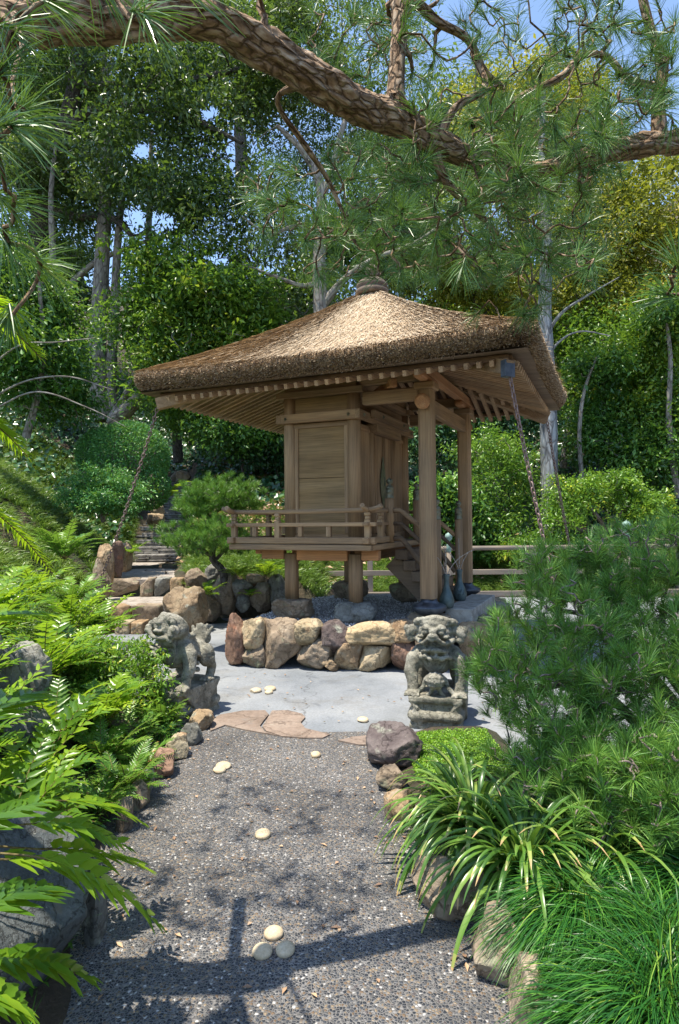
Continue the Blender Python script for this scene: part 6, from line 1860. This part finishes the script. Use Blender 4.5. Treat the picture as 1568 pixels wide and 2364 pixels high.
el = [(np.array((1.95, 3.45, 1.12)), np.array((.62, .6, .42)), 2.6), (np.array((1.35, 3.5, 1.10)), np.array((.42, .45, .30)), 1.8), (np.array((1.02, 3.35, .78)), np.array((.36, .4, .30)), 1.7), (np.array((1.15, 3.1, .42)), np.array((.42, .4, .24)), 1.5),
      (np.array((1.08, 2.75, .42)), np.array((.34, .3, .20)), 1.3), (np.array((1.55, 2.75, .75)), np.array((.42, .4, .40)), 2.2), (np.array((1.45, 2.5, .35)), np.array((.42, .25, .2)), 1.2), (np.array((.86, 3.5, .75)), np.array((.2, .25, .16)), .4), (np.array((1.5, 3.2, .8)), np.array((.4, .4, .4)), 1.6), (np.array((1.9, 2.9, 1.0)), np.array((.4, .4, .35)), 1.6),
      (np.array((1.75, 3.3, 1.42)), np.array((.55, .5, .20)), 1.8), (np.array((1.3, 3.4, 1.32)), np.array((.34, .4, .18)), 1.0), (np.array((1.35, 2.45, .55)), np.array((.3, .25, .22)), 1.2), (np.array((1.25, 3.0, .95)), np.array((.35, .35, .3)), 1.4), (np.array((1.0, 2.9, .62)), np.array((.25, .3, .25)), .9), (np.array((1.12, 2.55, .52)), np.array((.3, .25, .2)), 1.2), (np.array((1.5, 2.35, .5)), np.array((.35, .2, .2)), 1.0)]
T, dd = ell_points(el, 1750, rp, .3)
T = T[(T[:, 2] > .14)]
dz = grow(tb, np.concatenate(S), np.concatenate(SR), T-PB, .0042, .17, 5, .6, 6)
dz = nrm(dz*.6 + np.array([0, 0, .8]) + rp.normal(0, .15, dz.shape))
tb.build("trunk", B_TWIG, pr)
needle_mesh("needles", [needles(T-PB, dz, 50, .105, .0026, rp, (.15, 1.0))], G_NEED2, pr)

# --- small cloud pruned pine by the steps
b0 = at(520, 1348, 10.0); pc = empty("pine_tree", b0); tag(pc, "small cloud pruned pine with bright tufted pads beside the slate stair", "tree"); PB = np.array(b0)
tb = Tubes(); S = []; SR = []
for br_ in ([(520, 1350, 10, .07), (512, 1315, 10, .06), (490, 1290, 10, .055), (495, 1250, 10, .04), (485, 1205, 10, .04), (478, 1180, 10, .03), (500, 1150, 10, .02)], [(490, 1285, 10, .035), (460, 1265, 9.9, .03), (430, 1250, 9.8, .02)],
            [(482, 1195, 10, .03), (530, 1160, 10, .025), (570, 1150, 10, .015)], [(500, 1290, 10, .03), (530, 1260, 10, .02), (560, 1240, 10.1, .014)]):
    A = smooth_path(np.array([[*at(a, b_, c), d] for a, b_, c, d in br_]), 16); tb.add(A[:, :3]-PB, A[:, 3], 8, .15, 4); S.append(A[2:, :3]-PB); SR.append(A[2:, 3])
el = [E(450, 1245, 9.7, 85, 40, .5), E(500, 1230, 9.6, 60, 40, .4), E(510, 1145, 10.0, 100, 42, .55), E(450, 1170, 9.8, 50, 30, .4), E(560, 1160, 10.2, 45, 26, .4), E(545, 1245, 10, 40, 30, .3)]
T, dd = ell_points(el, 950, rp, .2)
dz = grow(tb, np.concatenate(S), np.concatenate(SR), T-PB, .005, .12, 4, .6, 8)
tb.build("trunk", B_DARK, pc)
needle_mesh("needles", [needles(T-PB, nrm(dz*.4+np.array([0, 0, 1.0])), 56, .12, .0042, rp, (.1, 1.1))], G_NEED2, pc)

# ------------------------------------------------------------------ ferns
def frond(base, tip, arch, npair, plen, pw, r, serr=0.25, curl=.25, side_up=None, term=True):
    """pinnate frond -> (V, F tris, rnd), rachis points"""
    base = np.array(base, float); tip = np.array(tip, float)
    L = np.linalg.norm(tip-base)
    t = np.linspace(0, 1, 24)
    pts = base + (tip-base)*t[:, None]; pts[:, 2] += arch*L*4*t*(1-t)
    V = []; F = []; Rn = []; n = 0
    ax = nrm(tip-base); sd = nrm(np.cross(ax, [0, 0, 1.0])); fr_r = r.random()
    for k in range(npair*2+1):
        i = k//2; s = -1 if k % 2 else 1
        u = .12 + .86*(i + (.5 if s > 0 else 0)*.5)/npair; last = (k == npair*2)
        if last: u = .98
        u = min(u, .99); q = u*23; q0 = int(q); f = q-q0; P = pts[q0]*(1-f)+pts[min(q0+1, 23)]*f
        T_ = nrm(pts[min(q0+1, 23)]-pts[max(q0-1, 0)])
        S_ = nrm(np.cross(T_, [0, 0, 1.0])); U_ = np.cross(S_, T_)
        sz_ = plen*(.55 + .75*math.sin(math.pi*min(u*.9+.12, 1)))*r.uniform(.85, 1.15)
        D = nrm(S_*s*.85 + T_*.55 + U_*r.normal(.08, .12)) if not last else T_
        W_ = nrm(np.cross(D, U_)); Nn = nrm(np.cross(W_, D))
        m_ = 7
        wd = np.interp(np.linspace(0, 1, m_), [0, .18, .4, .7, 1], [.25, 1.0, .9, .5, .02])*pw*sz_/plen
        c = P.copy(); d = D.copy(); rows = []
        for a in range(m_):
            w0 = wd[a]*(1 + serr*(.5 if a % 2 else -.4))
            rows += [c - W_*w0*.5 + Nn*w0*.16, c - Nn*w0*.05, c + W_*w0*.5 + Nn*w0*.16]
            c = c + d*sz_/(m_-1); d = nrm(d + T_*curl/(m_-1)*1.2 + np.array([0, 0, -.35])/(m_-1))
        V += rows
        for a in range(m_-1):
            for e in (0, 1):
                F.append((n+a*3+e, n+a*3+e+1, n+a*3+e+4)); F.append((n+a*3+e, n+a*3+e+4, n+a*3+e+3))
        rv = np.clip(fr_r*.6 + .4*r.random(), 0, 1)
        Rn += [rv]*((m_-1)*4); n += m_*3
    return np.array(V), np.array(F), np.array(Rn), pts
M_RACH = bark_mat("fern_stalk", (.10, .07, .03), (.17, .13, .05), (.25, .20, .08), 60, .2)
def fern(loc, label, cat, fronds, mat, group=None, name="fern", seed=0, npair=13, plen=.085, pw=.030, arch=.16, stipe=False, **kw):
    """fronds: list of tip offsets (world), or count"""
    r = np.random.default_rng(seed); loc = np.array(loc, float)
    root = empty(name, loc); tag(root, label, cat, group); tb = Tubes()
    V = []; F = []; Rn = []; n = 0
    for tp in fronds:
        b_ = np.array(tp[3:6]) - loc if len(tp) > 3 else r.normal(0, .02, 3)
        v, f, q, pts = frond(b_, np.array(tp[:3])-loc if len(tp) > 3 else np.array(tp), arch*r.uniform(.6, 1.3), npair, plen, pw, r, **kw)
        V.append(v); F.append(f+n); Rn.append(q); n += len(v)
        if stipe:
            pts = np.concatenate([smooth_path([np.zeros(3), (pts[0]*.5 + [0, 0, .12]), pts[0]], 10)[:-1], pts])
        tb.add(pts, np.linspace(.004, .0015, len(pts)), 5)
    link("fronds", mesh_np("fronds", np.concatenate(V), np.concatenate(F), {'rnd': np.concatenate(Rn)}, smooth=True), mat, root)
    tb.build("stalks", M_RACH, root)
    return root
def ring(n, L, r, up=.45, a0=0, a1=2*math.pi):
    out = []
    for k in range(n):
        a = a0 + (a1-a0)*(k+r.uniform(-.3, .3))/n; l = L*r.uniform(.7, 1.15); u = up*r.uniform(.3, 1.3)
        out.append((math.cos(a)*l, math.sin(a)*l, u*l))
    return out
rf = np.random.default_rng(77)
hf = "holly ferns along the left edge"
HF = [(-1.62, 2.02, .62, 13, .62, "holly fern spilling over the big lower left boulder"), (-1.72, 2.62, .55, 14, .62, "holly fern with long glossy fronds above the big boulder"), (-1.55, 3.10, .30, 13, .55, "holly fern leaning over the left edge of the path"),
      (-2.35, 3.1, .95, 13, .65, "tall holly fern at the left edge above the pale boulder"), (-2.05, 4.3, .62, 13, .58, "holly fern right of the pale rounded boulder"), (-2.6, 4.6, 1.0, 14, .62, "holly fern high on the bank above the rounded boulder"),
      (-1.75, 3.75, .28, 12, .48, "holly fern between the grey rocks and the fine fern bank"), (-2.9, 5.4, .75, 14, .58, "sunlit holly fern below the grassy hillside at left"), (-2.55, 6.6, .55, 13, .55, "holly fern beside the foot of the left chain"), (-2.75, 6.1, .55, 14, .5, "holly fern low on the bank between the chain and the fine ferns"), (-1.95, 3.2, .45, 14, .55, "holly fern in front of the grey rock pile at the left edge"), (-1.45, 2.65, .35, 14, .48, "holly fern drooping over the path edge just beyond the big boulder"), (-2.1, 4.9, .45, 14, .5, "holly fern in the shade behind the fine fern bank"), (-1.6, 4.2, .2, 13, .40, "small holly fern among the fine ferns near the path"),
      (-2.25, 5.3, .50, 13, .52, "holly fern behind the small azalea at left")]
HF += [(-2.05, 3.0, .9, 15, .62, "tall bright holly fern rising at the left edge above the boulders"), (-2.45, 3.9, 1.0, 15, .62, "tall holly fern behind the pale rounded boulder"), (-2.75, 4.9, 1.1, 15, .62, "sunlit holly fern high on the left bank above the azalea"), (-1.35, 2.5, .35, 14, .46, "holly fern hanging over the back of the big lower left boulder"),
       (-3.1, 6.3, 1.1, 15, .60, "holly fern at the top of the left bank below the grassy slope"), (-2.15, 3.5, .8, 14, .50, "holly fern growing over the pale rounded boulder"), (-1.9, 2.6, .6, 15, .55, "bright holly fern at the left edge beside the big boulder"), (-2.5, 5.8, .8, 15, .55, "holly fern on the bank just left of the left chain's lower end")]
for i, (x, y, z, nf, L, lab) in enumerate(HF):
    z = max(zat(x, y) + .06, z*.72)
    fern((x, y, z), lab, "fern", ring(nf+6, L*.72, rf, .85), G_FERN, hf, seed=200+i, npair=10, plen=.074, pw=.028)
hero = [((372, 2140, 1.9), (60, 1975, 1.75)), ((255, 2065, 2.0), (-20, 1985, 1.8)), ((300, 1960, 2.15), (40, 1905, 2.0)), ((110, 1850, 2.0), (-90, 1930, 1.8)),  ((350, 2010, 2.3), (90, 1960, 2.0)), ((330, 1900, 2.6), (120, 1850, 2.3)), ((215, 2260, 1.75), (-60, 2215, 1.6)), ((130, 2050, 1.7), (-80, 2120, 1.5)), ((60, 2330, 1.5), (-100, 2300, 1.4)), 
        ((90, 1600, 1.8), (-90, 1700, 1.6)), ((110, 1420, 1.9), (-90, 1450, 1.7))]
fern((-1.55, 1.75, .45), "near holly fern with big bright fronds reaching over the path's left edge", "fern", [(*at(*t_), *at(*b_)) for t_, b_ in hero], G_FERN, hf, seed=260, npair=10, plen=.095, pw=.038, arch=.07, stipe=True)
r = rf
fine = "fine leaved ferns on the left bank"
for i, (X, Y, d, n_, L, lab) in enumerate([(300, 1720, 4.4, 16, .34, "fine fern with red tinged tips below the small azalea"), (370, 1680, 4.7, 16, .30, "fine fern spreading towards the left lion's pedestal"), (240, 1760, 3.9, 16, .38, "dense fine fern in the middle of the left bank"), (290, 1830, 3.6, 14, .32, "fine fern over the reddish border stone"),
                                  (180, 1700, 4.2, 16, .40, "fine fern behind the bright holly fern"), (330, 1780, 4.0, 14, .28, "low fine fern by the pale grey border stone"), (220, 1880, 3.3, 14, .32, "fine fern overhanging the brown border stones"), (130, 1560, 4.6, 16, .42, "tall fine fern beneath the pale boulder's right side"),
                                  (170, 1400, 7.0, 18, .50, "fine fern with rusty tips left of the lower steps"), (150, 1290, 7.8, 18, .60, "lacy fern high on the bank left of the chain"), (200, 1460, 6.4, 16, .45, "fine fern left of the kerb stones")]):
    p = at(X, Y, d); fern(p, lab, "fern", ring(n_+9, L*.75, rf, .8), G_FERN2, fine, seed=300+i, npair=17, plen=L*.13, pw=L*.038, arch=.12, serr=.1)
for i, (X, Y, d, n_, L, lab) in enumerate([(480, 1375, 9.4, 9, .30, "small bright fern growing beside the sandstone boulder"), (612, 1330, 9.9, 11, .42, "arching fern on top of the retaining wall near the shrine column"), (580, 1375, 9.9, 7, .24, "little dark fern hanging between wall rocks"), (385, 1150, 13.5, 12, .5, "fern at the left edge of the slate stair"),
                                  (300, 1280, 11.6, 10, .35, "small fern at the foot of the slate stair"), (545, 1330, 9.9, 8, .28, "fern tucked behind the small pine's trunk")]):
    p = at(X, Y, d); fern(p, lab, "fern", ring(n_, L, rf, .5), G_FERN, "small ferns around the steps", seed=330+i, npair=14, plen=L*.2, pw=L*.06, arch=.14)
# tree fern tips hanging in at the left edge
fern((-1.75, 1.4, 1.9), "lime green tree fern frond tips hanging in at the left edge", "fern", [(*at(97, 830, 1.6), *at(-120, 690, 1.45)), (*at(60, 740, 1.8), *at(-140, 660, 1.6)), (*at(64, 1055, 1.6), *at(-120, 930, 1.45)), (*at(125, 1330, 1.9), *at(-150, 1120, 1.6)), (*at(20, 1010, 1.7), *at(-160, 950, 1.6)), (-1.2, 1.0, 2.3, -1.75, 1.4, 1.9), (-2.4, 1.3, 2.2, -1.75, 1.4, 1.9), (-1.9, .8, 2.1, -1.75, 1.4, 1.9)],
     G_LIME, name="tree_fern", seed=350, npair=34, plen=.055, pw=.009, arch=.10, serr=.4, stipe=True)
tf_ = bpy.data.objects["tree_fern"]; t5 = Tubes(); t5.add([(0, 0, -1.9), (.02, 0, -1), (0, 0, 0)], [.09, .08, .07], 12, .2); t5.build("trunk", B_DARK, tf_)

# ------------------------------------------------------------------ strap leaf plant
def strap(loc, n, L, w_, seed, label, a0=0, a1=2*math.pi):
    r = np.random.default_rng(seed); root = empty("strap_leaf_plant", loc); tag(root, label, "plant", "strap leaved plants by the path")
    V = []; F = []; Rn = []; k0 = 0
    for i in range(n):
        a = r.uniform(a0, a1); l = L*r.uniform(.55, 1.15); el_ = r.uniform(.25, 1.35); ww = w_*r.uniform(.7, 1.2)
        p = np.array([math.cos(a), math.sin(a), 0])*r.uniform(0, .07); d = np.array([math.cos(a)*math.cos(el_), math.sin(a)*math.cos(el_), math.sin(el_)])
        side = nrm(np.cross(d, [0, 0, 1.0])); S_ = 12; lv = r.random()*.7; brown = r.random() < .55
        for s in range(S_+1):
            t = s/S_; wv = ww*float(np.interp(t, [0, .15, .6, .9, 1], [.7, 1, .95, .5, .06])); up = np.cross(side, d)
            V += [p - side*wv/2 + up*wv*.22, p - up*wv*.0, p + side*wv/2 + up*wv*.22]
            if s < S_:
                c_ = k0 + s*3
                for e in (0, 1): F.append((c_+e, c_+e+1, c_+e+4, c_+e+3)); Rn.append(.95 if (brown and t > .88) else (.85 if (brown and t > .8) else np.clip(lv + .12*(e) + r.normal(0, .03), 0, .84)))
            p = p + d*l/S_; d = nrm(d + np.array([0, 0, -1.0])*(.10 + .16*t)*1.25)
        k0 += (S_+1)*3
    link("leaves", mesh_np("leaves", np.array(V), np.array(F), {'rnd': np.array(Rn)}, smooth=True), G_STRAP, root)
for i, (x, y, z, n_, L, lab) in enumerate([(.60, 2.84, .18, 210, .46, "largest strap leaf clump arching over the path's right edge"), (.72, 2.50, .19, 200, .46, "strap leaf clump with drooping brown tipped leaves over the long tan boulder"), (.56, 3.20, .12, 110, .34, "smaller strap leaf clump behind, near the dark boulder"), (.74, 3.62, .08, 14, .26, "upright strap leaf shoots by the moss at the lion's foot"), (1.02, 2.50, .18, 100, .42, "strap leaf clump under the pine's lowest tufts")]):
    strap((x, y, z), n_, L, .023, 500+i, lab)

# ------------------------------------------------------------------ mondo grass mound, lower right
gm = empty("grass_mound", (1.15, 2.0, .08)); tag(gm, "dense dark green mondo grass mound in the lower right corner", "grass clump", "mondo grass mounds")
r = np.random.default_rng(61)
def mound(root, centres, n, Lb):
    P = []; D = []; ro = np.array(root.location)
    per = n//len(centres)
    for (cx, cy, cz, R_) in centres:
        a = r.uniform(0, 2*np.pi, per); q = R_*np.sqrt(r.random(per))
        P.append(np.stack([cx+np.cos(a)*q, cy+np.sin(a)*q, cz + .10*(1-(q/R_)**2)], 1))
        lean = .25 + .9*q/R_
        D.append(nrm(np.stack([np.cos(a)*lean + r.normal(-.05, .25, per), np.sin(a)*lean + r.normal(-.1, .25, per), np.ones(per)*.9], 1)))
    P = np.concatenate(P)-ro; D = np.concatenate(D)
    return P, D
P, D = mound(gm, [(1.02, 2.0, .12, .26), (1.35, 2.25, .14, .30), (.86, 2.24, .12, .18), (.92, 1.8, .10, .22), (1.5, 1.95, .12, .3)], 15000, .26)
Lg = .27*r.uniform(.6, 1.15, len(P)); rn = np.clip(r.beta(2, 2.2, len(P)), 0, 1)
blades(P, D, Lg, .0050, 1.15, G_GRASS, "blades", None, None, r, gm, seg=5, rnd=rn); bpy.data.objects["blades"]["kind"] = "stuff"
gm2 = empty("grass_mound", (1.7, 2.6, .1)); tag(gm2, "mondo grass growing under the right hand pine behind the front mound", "grass clump", "mondo grass mounds")
P, D = mound(gm2, [(1.6, 2.6, .14, .3), (1.95, 2.4, .14, .3), (1.9, 3.0, .14, .35), (1.4, 3.0, .12, .25)], 7000, .26)
o = blades(P, D, .25*r.uniform(.6, 1.15, len(P)), .0055, 1.1, G_GRASS, "blades", None, None, r, gm2, seg=4); o["kind"] = "stuff"
# left bank undergrowth: soft grass and small leaves between the ferns
xs, ys = scatter(900, -4.5, -.9, 1.0, 8.5, lambda x, y: x < xl(y)-.12)
P, D, L, rn = tufts(xs, ys, 20, .20, .008, r_, .9)
blades(P, D, L, .006, 1.1, G_GRASS, "undergrowth", "fine grass between the ferns on the left bank", "grass", r_, rnd=rn)
n = 42000
x = r_.uniform(-5, -1.0, n); y = r_.uniform(1.5, 9.4, n); k = x < xl(y)-.08; x, y = x[k], y[k]; n = len(x)
P = np.stack([x, y, height(x, y) + .02 + r_.random(n)**1.5*(.14+.1*np.sin(x*5)*np.sin(y*4))], 1)
tag(leaf_mesh("undergrowth", P, nrm(r_.normal(0, 1, (n, 3))*[1, 1, .5]), nrm(r_.normal(0, .5, (n, 3)) + [0, 0, 1]), .035*r_.uniform(.6, 1.3, n), .015, G_FERN2), "small leaved ground cover under the ferns on the left bank", "ground cover", kind="stuff")
n = 30000
x = r_.uniform(.5, 4.5, n); y = r_.uniform(1.2, 4.9, n); k = (x > xr(y)+.12) & ((x < 1.1) | (y < 3.9)) & ~((x < 1.15) & (y > 3.3)); x, y = x[k], y[k]; n = len(x)
P = np.stack([x, y, height(x, y) + .01 + r_.random(n)**1.5*.14], 1)
tag(leaf_mesh("undergrowth", P, nrm(r_.normal(0, 1, (n, 3))*[1, 1, .5]), nrm(r_.normal(0, .5, (n, 3)) + [0, 0, 1]), .035*r_.uniform(.6, 1.3, n), .015, G_MID), "small leaved ground cover under the right hand pine", "ground cover", kind="stuff")
